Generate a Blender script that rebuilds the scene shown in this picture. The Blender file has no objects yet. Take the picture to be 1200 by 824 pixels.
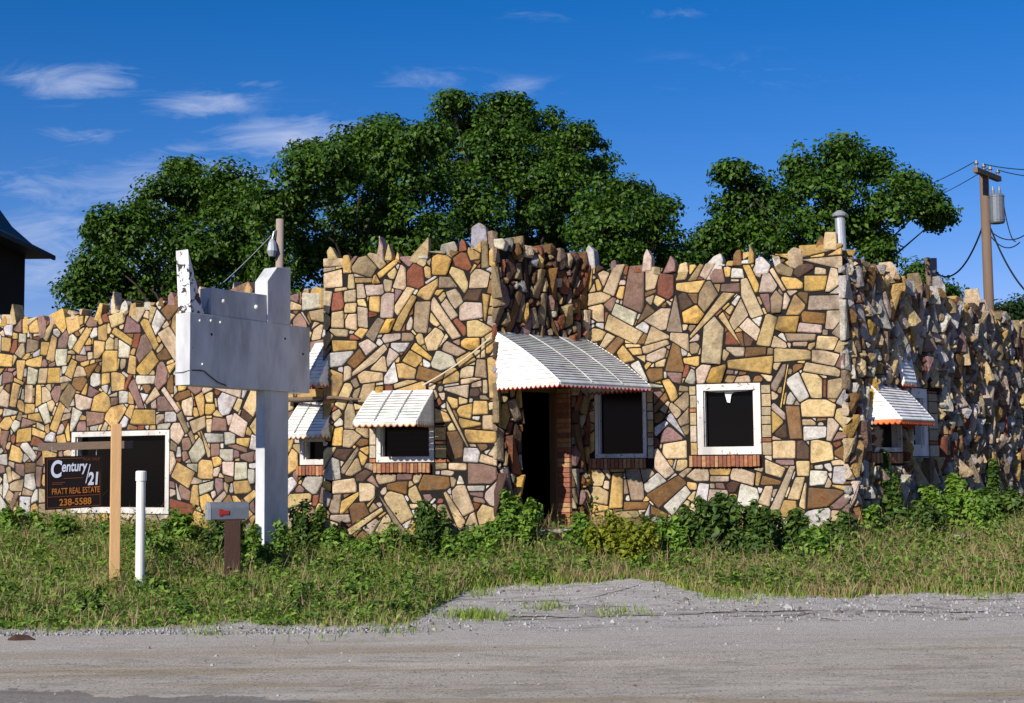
import bpy, math, random
import numpy as np
from mathutils import Vector, Matrix

random.seed(7); np.random.seed(7); rng = np.random.default_rng(11)
scene = bpy.context.scene
C = scene.collection
R = math.radians

# ------------------------------------------------------------------ camera
FPX = 1667.0
cam_d = bpy.data.cameras.new('camera'); cam = bpy.data.objects.new('camera', cam_d); C.objects.link(cam)
cam_d.sensor_width = 36.0; cam_d.lens = 36.0 * FPX / 1200.0
cam_d.clip_start = 0.1; cam_d.clip_end = 3000
PITCH = math.atan(133 / FPX)
CAMM = Matrix.Translation((0, 0, 1.6)) @ Matrix.Rotation(math.pi / 2 + PITCH, 4, 'X') @ Matrix.Rotation(-0.009, 4, 'Z')
cam.matrix_world = CAMM
scene.camera = cam
R3 = CAMM.to_3x3(); CPOS = Vector((0, 0, 1.6))

def ray(px, py):
    return R3 @ Vector(((px - 600) / FPX, -(py - 412) / FPX, -1))
def at(px, py, depth):
    d = ray(px, py)
    return CPOS + d * (depth / d.y)

# ------------------------------------------------------------------ sun and sky
SUN_AZ = R(214); SUN_EL = R(29)
to_sun = Vector((math.sin(SUN_AZ) * math.cos(SUN_EL), math.cos(SUN_AZ) * math.cos(SUN_EL), math.sin(SUN_EL)))
sun_d = bpy.data.lights.new('sun', 'SUN'); sun = bpy.data.objects.new('sun', sun_d); C.objects.link(sun)
sun_d.energy = 4.8; sun_d.angle = R(0.53); sun_d.color = (1.0, 0.93, 0.82)
sun.rotation_euler = to_sun.to_track_quat('Z', 'Y').to_euler()
sun.location = (-20, -20, 30)

world = bpy.data.worlds.new('World'); scene.world = world; world.use_nodes = True
nt = world.node_tree; nt.nodes.clear()
def N(nt, t, **kw):
    n = nt.nodes.new(t)
    for k, v in kw.items(): setattr(n, k, v)
    return n
def L(nt, a, b): nt.links.new(a, b)
def math_n(nt, op, a, b=None, c=None, clamp=False):
    n = N(nt, 'ShaderNodeMath', operation=op); n.use_clamp = clamp
    for i, v in enumerate((a, b, c)):
        if v is None: continue
        if isinstance(v, (int, float)): n.inputs[i].default_value = v
        else: L(nt, v, n.inputs[i])
    return n.outputs[0]
def mixc(nt, fac, a, b, blend='MIX'):
    n = N(nt, 'ShaderNodeMix', data_type='RGBA', blend_type=blend)
    for i, v in ((0, fac), (6, a), (7, b)):
        if isinstance(v, (int, float)): n.inputs[i].default_value = v
        elif isinstance(v, (tuple, list)): n.inputs[i].default_value = (*v[:3], 1)
        else: L(nt, v, n.inputs[i])
    return n.outputs[2]
sky = N(nt, 'ShaderNodeTexSky', sky_type='NISHITA', sun_disc=False, sun_elevation=SUN_EL, sun_rotation=SUN_AZ,
        altitude=400, air_density=1.0, dust_density=0.0, ozone_density=5.0)
hs = N(nt, 'ShaderNodeHueSaturation'); hs.inputs['Saturation'].default_value = 1.34; hs.inputs['Value'].default_value = 0.9
L(nt, sky.outputs[0], hs.inputs['Color'])
tc = N(nt, 'ShaderNodeTexCoord'); sep = N(nt, 'ShaderNodeSeparateXYZ'); L(nt, tc.outputs['Generated'], sep.inputs[0])
X, Y, Z = sep.outputs
Yc = math_n(nt, 'MAXIMUM', Y, 0.05)
gx = math_n(nt, 'DIVIDE', X, Yc); gz_ = math_n(nt, 'DIVIDE', Z, Yc)
cmb = N(nt, 'ShaderNodeCombineXYZ'); L(nt, math_n(nt, 'MULTIPLY', gx, 11.0), cmb.inputs[0])
L(nt, math_n(nt, 'MULTIPLY', gz_, 46.0), cmb.inputs[1])
def cnoise(scale, det, rough, dist=0.0, off=0.0):
    n = N(nt, 'ShaderNodeTexNoise'); n.inputs['Scale'].default_value = scale; n.inputs['Detail'].default_value = det
    n.inputs['Roughness'].default_value = rough; n.inputs['Distortion'].default_value = dist
    m = N(nt, 'ShaderNodeMapping'); m.inputs['Location'].default_value = (off, off * .7, 0); m.inputs['Rotation'].default_value = (0, 0, -.28)
    L(nt, cmb.outputs[0], m.inputs[0]); L(nt, m.outputs[0], n.inputs['Vector']); return n.outputs[0]
n1 = cnoise(1.3, 9, .68, .9, 3.1); n2 = cnoise(.5, 4, .55, .3, 9.7)
tot = None
for px, py, sx, sy, a in ((85, 97, 75, 22, .95), (60, 112, 50, 10, .5), (238, 122, 62, 17, .8), (350, 160, 95, 26, 1.0), (95, 158, 50, 12, .55), (215, 175, 45, 8, .45),
                          (500, 93, 60, 18, .42), (610, 102, 45, 12, .45), (300, 98, 40, 8, .5), (40, 215, 110, 22, .5), (190, 225, 150, 40, .8), (110, 300, 190, 60, .72), (800, 15, 45, 12, .4), (640, 15, 60, 10, .35), (880, 85, 120, 25, .22)):
    d = ray(px, py); cx, cz = d.x / d.y, d.z / d.y
    e1 = math_n(nt, 'POWER', math_n(nt, 'DIVIDE', math_n(nt, 'SUBTRACT', gx, cx), sx / FPX), 2.0)
    e1.node.inputs[1].default_value = 2.0
    dx = math_n(nt, 'DIVIDE', math_n(nt, 'SUBTRACT', gx, cx), sx / FPX); dz = math_n(nt, 'DIVIDE', math_n(nt, 'SUBTRACT', gz_, cz), sy / FPX)
    r2 = math_n(nt, 'ADD', math_n(nt, 'MULTIPLY', dx, dx), math_n(nt, 'MULTIPLY', dz, dz))
    g = math_n(nt, 'MULTIPLY', math_n(nt, 'EXPONENT', math_n(nt, 'MULTIPLY', r2, -0.9)), a)
    tot = g if tot is None else math_n(nt, 'MAXIMUM', tot, g)
nn = math_n(nt, 'ADD', math_n(nt, 'MULTIPLY', n1, .75), math_n(nt, 'MULTIPLY', n2, .25))
cl = math_n(nt, 'MULTIPLY', math_n(nt, 'ADD', math_n(nt, 'SUBTRACT', nn, .575), math_n(nt, 'MULTIPLY', tot, .34)), 2.9, clamp=True)
cl = math_n(nt, 'MULTIPLY', cl, math_n(nt, 'MULTIPLY', tot, 2.2, clamp=True))
cl = math_n(nt, 'MULTIPLY', math_n(nt, 'MULTIPLY', cl, math_n(nt, 'GREATER_THAN', Y, .1)), .62)
skyb = mixc(nt, 1.0, hs.outputs[0], (1.22, .80, .98), 'MULTIPLY')
skyc = mixc(nt, cl, skyb, (5.0, 5.6, 7.4))
bg = N(nt, 'ShaderNodeBackground'); bg.inputs['Strength'].default_value = 0.092
L(nt, skyc, bg.inputs['Color']); out = N(nt, 'ShaderNodeOutputWorld'); L(nt, bg.outputs[0], out.inputs[0])

vs = scene.view_settings
vs.view_transform = 'Standard'; vs.look = 'None'; vs.exposure = 0.38; vs.gamma = 1.0; vs.use_curve_mapping = False
scene.render.engine = 'CYCLES'
scene.cycles.max_bounces = 5; scene.cycles.diffuse_bounces = 2; scene.cycles.transparent_max_bounces = 6

# ------------------------------------------------------------------ helpers
def tag(o, label=None, cat=None, group=None, kind=None):
    if label: o['label'] = label
    if cat: o['category'] = cat
    if group: o['group'] = group
    if kind: o['kind'] = kind
    return o
def empty(name, loc, label, cat, group=None):
    o = bpy.data.objects.new(name, None); C.objects.link(o); o.location = loc; o.empty_display_size = .2
    return tag(o, label, cat, group)
def wloc(o):
    v = Vector((0, 0, 0))
    while o is not None:
        v += o.location; o = o.parent
    return v
class MB:
    def __init__(s): s.v = []; s.f = []; s.m = []; s.c = []; s.col = (1, 1, 1)
    def add(s, vs, fs, mat=0, col=None):
        b = len(s.v); s.v += [tuple(v) for v in vs]; s.c += [tuple((col or s.col)[:3]) + (1,)] * len(vs)
        s.f += [tuple(i + b for i in f) for f in fs]; s.m += [mat] * len(fs)
    def hexa(s, p, mat=0, col=None):   # 8 points: bottom ring 0-3, top ring 4-7
        s.add(p, [(3, 2, 1, 0), (4, 5, 6, 7), (0, 1, 5, 4), (1, 2, 6, 5), (2, 3, 7, 6), (3, 0, 4, 7)], mat, col)
    def box(s, o, a, b, c, mat=0, col=None):  # origin corner + 3 edge vectors
        o, a, b, c = map(Vector, (o, a, b, c))
        s.hexa([o, o + a, o + a + b, o + b, o + c, o + a + c, o + a + b + c, o + b + c], mat, col)
    def cbox(s, c, size, rot=0, mat=0, col=None):
        c = Vector(c); ca, sa = math.cos(rot), math.sin(rot)
        a = Vector((ca, sa, 0)) * size[0]; b = Vector((-sa, ca, 0)) * size[1]; u = Vector((0, 0, size[2]))
        s.box(c - a / 2 - b / 2 - u / 2, a, b, u, mat, col)
    def tube(s, pts, rad, n=8, mat=0, col=None, cap=True):
        pts = [Vector(p) for p in pts]
        if not isinstance(rad, (list, tuple)): rad = [rad] * len(pts)
        vs = []; prev = None
        for i, p in enumerate(pts):
            t = (pts[min(i + 1, len(pts) - 1)] - pts[max(i - 1, 0)]).normalized()
            if prev is None: prev = t.orthogonal().normalized()
            x = (prev - t * prev.dot(t)).normalized(); prev = x; y = t.cross(x)
            for k in range(n):
                a = 2 * math.pi * k / n; vs.append(p + (x * math.cos(a) + y * math.sin(a)) * rad[i])
        fs = [(i * n + k, i * n + (k + 1) % n, (i + 1) * n + (k + 1) % n, (i + 1) * n + k) for i in range(len(pts) - 1) for k in range(n)]
        if cap: fs += [tuple(reversed(range(n))), tuple(range((len(pts) - 1) * n, len(pts) * n))]
        s.add(vs, fs, mat, col)
    def prism(s, poly, d, mat=0, col=None):   # poly: list of 3D points, extruded by vector d
        poly = [Vector(p) for p in poly]; d = Vector(d); n = len(poly)
        s.add(poly + [p + d for p in poly], [tuple(reversed(range(n))), tuple(range(n, 2 * n))] + [(i, (i + 1) % n, n + (i + 1) % n, n + i) for i in range(n)], mat, col)
    def build(s, name, mats, parent=None, smooth=False, bevel=0):
        me = bpy.data.meshes.new(name); off = wloc(parent) if parent else Vector((0, 0, 0))
        me.from_pydata([(x - off.x, y - off.y, z - off.z) for x, y, z in s.v], [], s.f)
        if not isinstance(mats, (list, tuple)): mats = [mats]
        for m in mats: me.materials.append(m)
        me.polygons.foreach_set('material_index', s.m)
        a = me.color_attributes.new('Col', 'FLOAT_COLOR', 'POINT'); a.data.foreach_set('color', np.array(s.c, dtype=np.float32).ravel())
        if smooth: me.polygons.foreach_set('use_smooth', [True] * len(me.polygons))
        me.update(); o = bpy.data.objects.new(name, me); C.objects.link(o)
        if parent: o.parent = parent
        if bevel:
            b = o.modifiers.new('bevel', 'BEVEL'); b.width = bevel; b.segments = 2; b.limit_method = 'ANGLE'
        return o

# ------------------------------------------------------------------ materials
def new_mat(name):
    m = bpy.data.materials.new(name); m.use_nodes = True; n = m.node_tree; n.nodes.clear()
    o = N(n, 'ShaderNodeOutputMaterial'); b = N(n, 'ShaderNodeBsdfPrincipled'); L(n, b.outputs[0], o.inputs[0]); b.inputs['Roughness'].default_value = .8
    b.inputs['Specular IOR Level'].default_value = .25
    return m, n, b
def pos(n):
    g = N(n, 'ShaderNodeNewGeometry'); return g.outputs['Position']
def noise(n, scale, det=5, rough=.6, vec=None, stretch=None, dist=0):
    t = N(n, 'ShaderNodeTexNoise'); t.inputs['Scale'].default_value = scale; t.inputs['Detail'].default_value = det
    t.inputs['Roughness'].default_value = rough; t.inputs['Distortion'].default_value = dist
    v = vec or pos(n)
    if stretch:
        m = N(n, 'ShaderNodeMapping'); m.inputs['Scale'].default_value = stretch; L(n, v, m.inputs[0]); v = m.outputs[0]
    L(n, v, t.inputs['Vector']); return t.outputs[0]
def ramp(n, fac, stops):
    r = N(n, 'ShaderNodeValToRGB'); e = r.color_ramp.elements
    while len(e) < len(stops): e.new(.5)
    for i, (p, c) in enumerate(stops):
        e[i].position = p; e[i].color = (*(c if isinstance(c, (tuple, list)) else (c, c, c)), 1)
    L(n, fac, r.inputs[0]); return r.outputs[0]
def bump(n, b, h, strength, dist):
    k = N(n, 'ShaderNodeBump'); k.inputs['Strength'].default_value = strength; k.inputs['Distance'].default_value = dist
    L(n, h, k.inputs['Height']); L(n, k.outputs[0], b.inputs['Normal'])

def simple(name, col, rough=.7, var=.25, vs=8, bmp=.0, metal=0, spec=.25, stretch=None):
    m, n, b = new_mat(name)
    k = noise(n, vs, 6, .65, stretch=stretch)
    c = mixc(n, k, tuple(x * (1 - var) for x in col), tuple(min(1, x * (1 + var)) for x in col)); L(n, c, b.inputs['Base Color'])
    b.inputs['Roughness'].default_value = rough; b.inputs['Metallic'].default_value = metal; b.inputs['Specular IOR Level'].default_value = spec
    if bmp: bump(n, b, noise(n, vs * 4, 6, .7, stretch=stretch), bmp, .02)
    return m

# stone: per-stone colour attribute with weathering
def stone_mat(name, bdist):
    m, n, b = new_mat(name)
    at_ = N(n, 'ShaderNodeAttribute'); at_.attribute_name = 'Col'
    k1 = noise(n, 7, 8, .7, dist=.5); k2 = noise(n, 30, 6, .7); k3 = noise(n, 2.2, 5, .6); k4 = noise(n, 14, 5, .65, stretch=(1, 1, .35))
    c = mixc(n, ramp(n, k1, [(.35, .62), (.62, 1.15)]), (0, 0, 0), at_.outputs['Color'], 'MIX')
    v = N(n, 'ShaderNodeVectorMath', operation='MULTIPLY'); L(n, at_.outputs['Color'], v.inputs[0]); L(n, ramp(n, k1, [(.32, (.66, .60, .52)), (.5, (.98, .97, .95)), (.7, (1.16, 1.15, 1.12))]), v.inputs[1])
    v2 = N(n, 'ShaderNodeVectorMath', operation='MULTIPLY'); L(n, v.outputs[0], v2.inputs[0]); L(n, ramp(n, k2, [(.3, .72), (.6, 1.1)]), v2.inputs[1])
    rust = mixc(n, ramp(n, k4, [(.58, 0), (.72, .45)]), v2.outputs[0], (.30, .15, .045))
    stain = mixc(n, ramp(n, k3, [(.52, 0), (.70, .68)]), rust, (.075, .06, .045))
    L(n, stain, b.inputs['Base Color']); b.inputs['Roughness'].default_value = .9; b.inputs['Specular IOR Level'].default_value = .15
    h = math_n(n, 'ADD', math_n(n, 'MULTIPLY', noise(n, 9, 8, .62), 1.0), math_n(n, 'MULTIPLY', k2, .35)); bump(n, b, h, .8, bdist)
    return m
M_STONE = stone_mat('stone', .035); M_ROUGH = stone_mat('rough_stone', .09)
M_MORTAR = simple('mortar', (.014, .012, .011), .95, .5, 20, .5)
def attr_mat(name, rough=.8, var=.35, vs=25, bmp=.4, bd=.01):
    m, n, b = new_mat(name)
    a = N(n, 'ShaderNodeAttribute'); a.attribute_name = 'Col'
    v = N(n, 'ShaderNodeVectorMath', operation='MULTIPLY'); L(n, a.outputs['Color'], v.inputs[0])
    L(n, ramp(n, noise(n, vs, 6, .65), [(.3, 1 - var), (.65, 1 + var * .5)]), v.inputs[1]); L(n, v.outputs[0], b.inputs['Base Color'])
    b.inputs['Roughness'].default_value = rough
    if bmp: bump(n, b, noise(n, vs * 2, 6, .7), bmp, bd)
    return m
M_BRICK = attr_mat('brick', .9, .35, 20)
M_PAINT = attr_mat('weathered_paint', .6, .30, 5, .15, .01)
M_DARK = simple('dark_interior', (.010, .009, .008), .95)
M_ROOF = simple('roof_tar', (.05, .05, .05), .9)
M_WOODN = simple('brown_wood', (.13, .07, .03), .8, .4, 12, .4, stretch=(4, 4, .6))
def paint_chip(name, col, under, thr, sc, rough=.5, stretch=None, dirt=.62):
    m, n, b = new_mat(name)
    k = noise(n, sc, 7, .62, dist=.4, stretch=stretch)
    base = mixc(n, ramp(n, noise(n, 3.0, 6, .6, stretch=(1, 1, .3)), [(.35, dirt), (.6, 1)]), (0, 0, 0), col)
    base = mixc(n, 1.0, base, base)
    f = ramp(n, k, [(thr, 0), (thr + .015, 1)])
    L(n, mixc(n, f, base, under), b.inputs['Base Color']); b.inputs['Roughness'].default_value = rough
    h = math_n(n, 'SUBTRACT', math_n(n, 'MULTIPLY', noise(n, 1.6, 3, .5, stretch=(1.2, 1.2, .45)), 1.0), math_n(n, 'MULTIPLY', f, .03)); bump(n, b, h, .35, .12)
    return m
M_SIGN = paint_chip('sign_white_paint', (.60, .61, .63), (.10, .085, .08), .72, 9)
M_PEEL = paint_chip('peeling_white_paint', (.74, .74, .75), (.05, .045, .05), .55, 7)
M_FRAME = paint_chip('window_white_paint', (.66, .63, .60), (.22, .16, .10), .61, 14)
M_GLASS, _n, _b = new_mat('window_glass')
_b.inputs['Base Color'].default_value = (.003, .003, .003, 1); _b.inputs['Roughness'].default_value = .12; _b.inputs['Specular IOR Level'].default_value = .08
M_GALV = simple('galvanised_metal', (.42, .44, .47), .45, .2, 10, .1, metal=.5)
M_GREYM = simple('grey_painted_metal', (.15, .17, .20), .5, .3, 12, .1, metal=.3)
M_PVC = simple('white_plastic', (.75, .74, .70), .45, .1, 6)
M_PINE = simple('pale_lumber', (.60, .36, .17), .75, .22, 5, .25, stretch=(5, 5, .4))
M_GREYW = simple('weathered_lumber', (.17, .12, .09), .85, .35, 9, .4, stretch=(.6, 4, 4))
M_CREO = simple('old_dark_timber', (.06, .032, .025), .85, .5, 9, .6, stretch=(6, 6, .5))
M_POLE = simple('pole_wood', (.16, .11, .08), .9, .35, 5, .5, stretch=(6, 6, .4))
M_RED = simple('red_paint', (.30, .02, .02), .5, .2)
M_BLACK = simple('black_cable', (.015, .015, .017), .6)
M_TAN = simple('pale_cable', (.55, .48, .36), .7)
M_CONC = simple('concrete', (.34, .32, .29), .9, .3, 8, .4)
M_BARK = simple('bark', (.035, .026, .02), .95, .4, 6, .8, stretch=(3, 3, .6))

def leaf_mat(name, col, col2, trans=.25):
    m = bpy.data.materials.new(name); m.use_nodes = True; n = m.node_tree; n.nodes.clear()
    o = N(n, 'ShaderNodeOutputMaterial'); a = N(n, 'ShaderNodeAttribute'); a.attribute_name = 'rnd'
    c = mixc(n, a.outputs['Fac'], col, col2)
    d = N(n, 'ShaderNodeBsdfPrincipled'); d.inputs['Roughness'].default_value = .5; d.inputs['Specular IOR Level'].default_value = .25; L(n, c, d.inputs['Base Color'])
    t = N(n, 'ShaderNodeBsdfTranslucent'); L(n, mixc(n, .5, c, (col2[0] * 1.5, col2[1] * 1.5, col2[2] * .6)), t.inputs['Color'])
    x = N(n, 'ShaderNodeMixShader'); x.inputs[0].default_value = trans; L(n, d.outputs[0], x.inputs[1]); L(n, t.outputs[0], x.inputs[2]); L(n, x.outputs[0], o.inputs[0])
    return m
M_LEAF = leaf_mat('tree_leaf', (.012, .042, .005), (.080, .160, .012))
M_LEAFD = leaf_mat('dark_leaf', (.012, .032, .010), (.035, .07, .014))
M_WEED = leaf_mat('weed_leaf', (.055, .13, .018), (.21, .33, .045))
M_WEEDY = leaf_mat('yellow_weed_leaf', (.10, .14, .012), (.26, .27, .02))
M_WEEDD = leaf_mat('dark_weed_leaf', (.028, .07, .015), (.11, .17, .03))

# ------------------------------------------------------------------ ground
GP = [(-50, 0), (12, 0), (14, .01), (15.5, .04), (17, .10), (18, .15), (19, .19), (19.8, .25), (20.4, .31), (21, .37), (24, .50), (32, .66), (60, .7), (3000, .7)]
def sm(x): return x * x * (3 - 2 * x)
def gz(x, y):
    z = float(np.interp(y, [p[0] for p in GP], [p[1] for p in GP]))
    return z + (.02 * math.sin(x * 1.3 + y * .7) + .012 * math.sin(x * 3.1 - y * 2.3)) * min(1, max(0, (y - 13.5) / 3))
def grid(name, xs, ys, zf, mat):
    vs = [(x, y, zf(x, y)) for y in ys for x in xs]; nx = len(xs)
    fs = [(j * nx + i, j * nx + i + 1, (j + 1) * nx + i + 1, (j + 1) * nx + i) for j in range(len(ys) - 1) for i in range(nx - 1)]
    me = bpy.data.meshes.new(name); me.from_pydata(vs, [], fs); me.materials.append(mat)
    me.polygons.foreach_set('use_smooth', [True] * len(me.polygons)); o = bpy.data.objects.new(name, me); C.objects.link(o)
    return tag(o, kind='structure')
def ground_mat():
    m, n, b = new_mat('soil_ground')
    k = noise(n, 2.5, 7, .65); k2 = noise(n, 22, 6, .7)
    c = mixc(n, ramp(n, k, [(.4, 0), (.6, 1)]), (.10, .075, .045), (.055, .06, .022))
    c = mixc(n, ramp(n, k2, [(.5, 0), (.75, .7)]), c, (.16, .14, .11)); L(n, c, b.inputs['Base Color']); b.inputs['Roughness'].default_value = .95
    bump(n, b, k2, .8, .05); return m
xs = [-1500, -300, -80, -40, -25] + list(np.arange(-18, 24, .4)) + [30, 45, 90, 300, 1500]
ys = [-60, 0, 8] + list(np.arange(12, 32, .35)) + [40, 70, 150, 500, 2500]
grid('ground', xs, ys, lambda x, y: gz(x, y) - .004, ground_mat())

def nz(x, y, s=1.0, o=0.0):
    return (math.sin(x * 1.7 * s + o) + math.sin(x * 4.3 * s + y * 2.1 * s + 1.3 + o) * .6 + math.sin(x * 9.1 * s - y * 5 + 2 + o) * .35 + math.sin(x * 21 * s + o) * .2) / 2.15
def gedge(x):      # front edge of the grass, as distance from the camera
    if x < -1.2: e = 14.05 + .25 * max(0, (x + 9) * .0)
    elif x < -.5: e = 14.05 + sm((x + 1.2) / .7) * 3.3
    elif x < 1.7: e = 17.35 + .15 * sm((x + .5) / 2.2)
    elif x < 2.3: e = 17.5 - 1.25 * sm((x - 1.7) / .6)
    else: e = 16.25 + .03 * (x - 2.3)
    return e + .24 * nz(x, 0) + .10 * math.sin(x * 14.3) * math.sin(x * 5.1)
# gravelly forecourt sheet between the road and the grass
def strip(name, xs, f0, f1, ny, zoff, mat):
    vs = []; fs = []
    for j in range(ny + 1):
        for x in xs:
            a, b_ = f0(x), f1(x); y = a + (b_ - a) * j / ny; vs.append((x, y, gz(x, y) + zoff))
    nx = len(xs)
    for j in range(ny):
        for i in range(nx - 1): fs.append((j * nx + i, j * nx + i + 1, (j + 1) * nx + i + 1, (j + 1) * nx + i))
    me = bpy.data.meshes.new(name); me.from_pydata(vs, [], fs); me.materials.append(mat); me.polygons.foreach_set('use_smooth', [True] * len(me.polygons))
    o = bpy.data.objects.new(name, me); C.objects.link(o); return tag(o, kind='structure')
def gravel_mat(name, base, lo, hi, brown, pale, streak_lo=.52, dark_corner=False):
    m, n, b = new_mat(name)
    fine = noise(n, 42, 8, .8); mid = noise(n, 6, 7, .7, stretch=(.5, 1, 1)); big = noise(n, .9, 5, .6, stretch=(.35, 1.5, 1), dist=.6); st = noise(n, 1.6, 6, .62, stretch=(.12, 1.6, 1), dist=.35)
    vo = N(n, 'ShaderNodeTexVoronoi'); vo.inputs['Scale'].default_value = 34; L(n, pos(n), vo.inputs['Vector'])
    c = mixc(n, ramp(n, fine, [(.33, 0), (.66, 1)]), lo, hi)
    c = mixc(n, ramp(n, mid, [(.4, 0), (.7, .5)]), c, base)
    c = mixc(n, ramp(n, noise(n, 3.2, 8, .72, stretch=(.6, 1.3, 1), dist=.8), [(.49, 0), (.60, .5)]), c, lo)
    c = mixc(n, ramp(n, st, [(streak_lo, 0), (streak_lo + .08, .75)]), c, brown)
    c = mixc(n, ramp(n, big, [(.53, 0), (.65, .5)]), c, pale)
    sepc = N(n, 'ShaderNodeSeparateColor'); L(n, vo.outputs['Color'], sepc.inputs[0])
    f = math_n(n, 'MULTIPLY', math_n(n, 'GREATER_THAN', sepc.outputs[0], .86), math_n(n, 'LESS_THAN', vo.outputs['Distance'], .42))
    c = mixc(n, math_n(n, 'MULTIPLY', f, .75), c, (.50, .50, .50))
    f2 = math_n(n, 'MULTIPLY', math_n(n, 'LESS_THAN', sepc.outputs[1], .1), math_n(n, 'LESS_THAN', vo.outputs['Distance'], .38))
    c = mixc(n, math_n(n, 'MULTIPLY', f2, .7), c, (.05, .045, .04))
    if dark_corner:
        s = N(n, 'ShaderNodeSeparateXYZ'); L(n, pos(n), s.inputs[0])
        yy = math_n(n, 'ADD', s.outputs[1], math_n(n, 'MULTIPLY', noise(n, .8, 6, .65, stretch=(.5, 1, 1)), 2.6))
        c = mixc(n, ramp(n, math_n(n, 'DIVIDE', yy, 20.0), [(.655, 0), (.74, .8)]), c, mixc(n, fine, (.28, .26, .235), (.86, .80, .73)))
    if dark_corner:   # newer dark asphalt at the near left
        s = N(n, 'ShaderNodeSeparateXYZ'); L(n, pos(n), s.inputs[0])
        e = math_n(n, 'ADD', math_n(n, 'ADD', math_n(n, 'MULTIPLY', s.outputs[0], .27), s.outputs[1]), math_n(n, 'MULTIPLY', noise(n, 1.3, 6, .7), 1.3))
        c = mixc(n, ramp(n, math_n(n, 'SUBTRACT', 10.35, e), [(.5, 0), (.62, 1)]).node.outputs[0] if False else math_n(n, 'MULTIPLY', math_n(n, 'LESS_THAN', e, 10.05), .62), c, mixc(n, fine, (.05, .05, .05), (.26, .25, .24)))
    L(n, c, b.inputs['Base Color']); b.inputs['Roughness'].default_value = .92
    bump(n, b, math_n(n, 'ADD', fine, math_n(n, 'MULTIPLY', mid, 1.2)), 1.0, .034)
    return m
M_ROAD = gravel_mat('road_surface', (.56, .50, .42), (.25, .22, .175), (.86, .78, .67), (.42, .32, .20), (.74, .67, .57), .53, dark_corner=True)
M_GRAV = gravel_mat('broken_concrete', (.62, .57, .52), (.20, .18, .16), (.88, .83, .77), (.26, .23, .19), (.54, .535, .55), .58)
def redge(x):   # far edge of the road
    e = 13.6 + (.55 * sm(min(1, max(0, (x - .5) / 3))) if x > .5 else 0)
    return e + .05 * nz(x, 3, 1.0, 2) + .015 * nz(x, 0, 4)
xr = list(np.arange(-14, 16, .12))
strip('road', [-400, -100, -30] + xr + [30, 100, 400], lambda x: -30, lambda x: 10.0, 3, .02, M_ROAD)
grid_z = lambda x, y: .022
strip('road', xr, lambda x: 8.0, redge, 60, .022, M_ROAD).name = 'road_shoulder'
strip('forecourt', xr, lambda x: redge(x) - .4, lambda x: gedge(x) + .6, 30, .010, M_GRAV)

# ------------------------------------------------------------------ masonry
PAL = dict(t=(.50, .38, .215), y=(.49, .325, .12), p=(.48, .38, .28), m=(.235, .145, .125), w=(.48, .46, .41), b=(.19, .105, .045), r=(.22, .08, .045),
           d=(.085, .05, .035), k=(.27, .205, .13), c=(.48, .30, .085), g=(.30, .29, .28))
def stone_col(k):
    c = PAL[k]; v = random.uniform(.72, 1.16); h = random.uniform(-.03, .03)
    return (max(.01, c[0] * v + h * .3), max(.01, c[1] * v), max(.01, c[2] * v * random.uniform(.85, 1.2) - h * .15))

def clip(poly, a, b, c, tagid):   # keep a*x+b*y<=c ; poly = [(x,y,edge_tag)], the tag belongs to the edge leaving the vertex
    out = []; n = len(poly)
    for i in range(n):
        x0, y0, t0 = poly[i]; x1, y1, _ = poly[(i + 1) % n]
        d0 = a * x0 + b * y0 - c; d1 = a * x1 + b * y1 - c
        if d0 <= 0:
            out.append((x0, y0, t0))
            if d1 > 0:
                s = d0 / (d0 - d1); out.append((x0 + (x1 - x0) * s, y0 + (y1 - y0) * s, tagid))
        elif d1 <= 0:
            s = d0 / (d0 - d1); out.append((x0 + (x1 - x0) * s, y0 + (y1 - y0) * s, t0))
    return out
def area(p): return .5 * sum(p[i][0] * p[(i + 1) % len(p)][1] - p[(i + 1) % len(p)][0] * p[i][1] for i in range(len(p)))
def inset(p, d):
    n = len(p); out = []
    for i in range(n):
        ax, ay = p[i - 1]; bx, by = p[i]; cx, cy = p[(i + 1) % n]
        e1 = (bx - ax, by - ay); e2 = (cx - bx, cy - by); l1 = math.hypot(*e1) or 1e-9; l2 = math.hypot(*e2) or 1e-9
        n1_ = (-e1[1] / l1, e1[0] / l1); n2_ = (-e2[1] / l2, e2[0] / l2)
        mx, my = n1_[0] + n2_[0], n1_[1] + n2_[1]; q = (mx * mx + my * my) / 2
        if q < .25: q = .25
        out.append((bx + mx / q * d, by + my / q * d))
    return out
def clean(p, eps=.012):
    out = []
    for q in p:
        if not out or math.hypot(q[0] - out[-1][0], q[1] - out[-1][1]) > eps: out.append(q)
    if len(out) > 2 and math.hypot(out[0][0] - out[-1][0], out[0][1] - out[-1][1]) < eps: out.pop()
    return out
def dp(p, eps):
    def rec(a):
        if len(a) < 3: return a
        (x0, y0), (x1, y1) = a[0], a[-1]; L_ = math.hypot(x1 - x0, y1 - y0) or 1e-9
        d = [abs((x1 - x0) * (y0 - y) - (x0 - x) * (y1 - y0)) / L_ for x, y in a[1:-1]]; m = max(d)
        if m < eps: return [a[0], a[-1]]
        k = d.index(m) + 1; return rec(a[:k + 1])[:-1] + rec(a[k:])
    if len(p) < 5: return p
    i0 = max(range(len(p)), key=lambda i: (p[i][0] - p[0][0]) ** 2 + (p[i][1] - p[0][1]) ** 2)
    i1 = max(range(len(p)), key=lambda i: (p[i][0] - p[i0][0]) ** 2 + (p[i][1] - p[i0][1]) ** 2)
    q = p[i0:] + p[:i0]; k = (i1 - i0) % len(p)
    out = rec(q[:k + 1])[:-1] + rec(q[k:] + [q[0]])[:-1]
    return out if len(out) >= 3 else p
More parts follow.
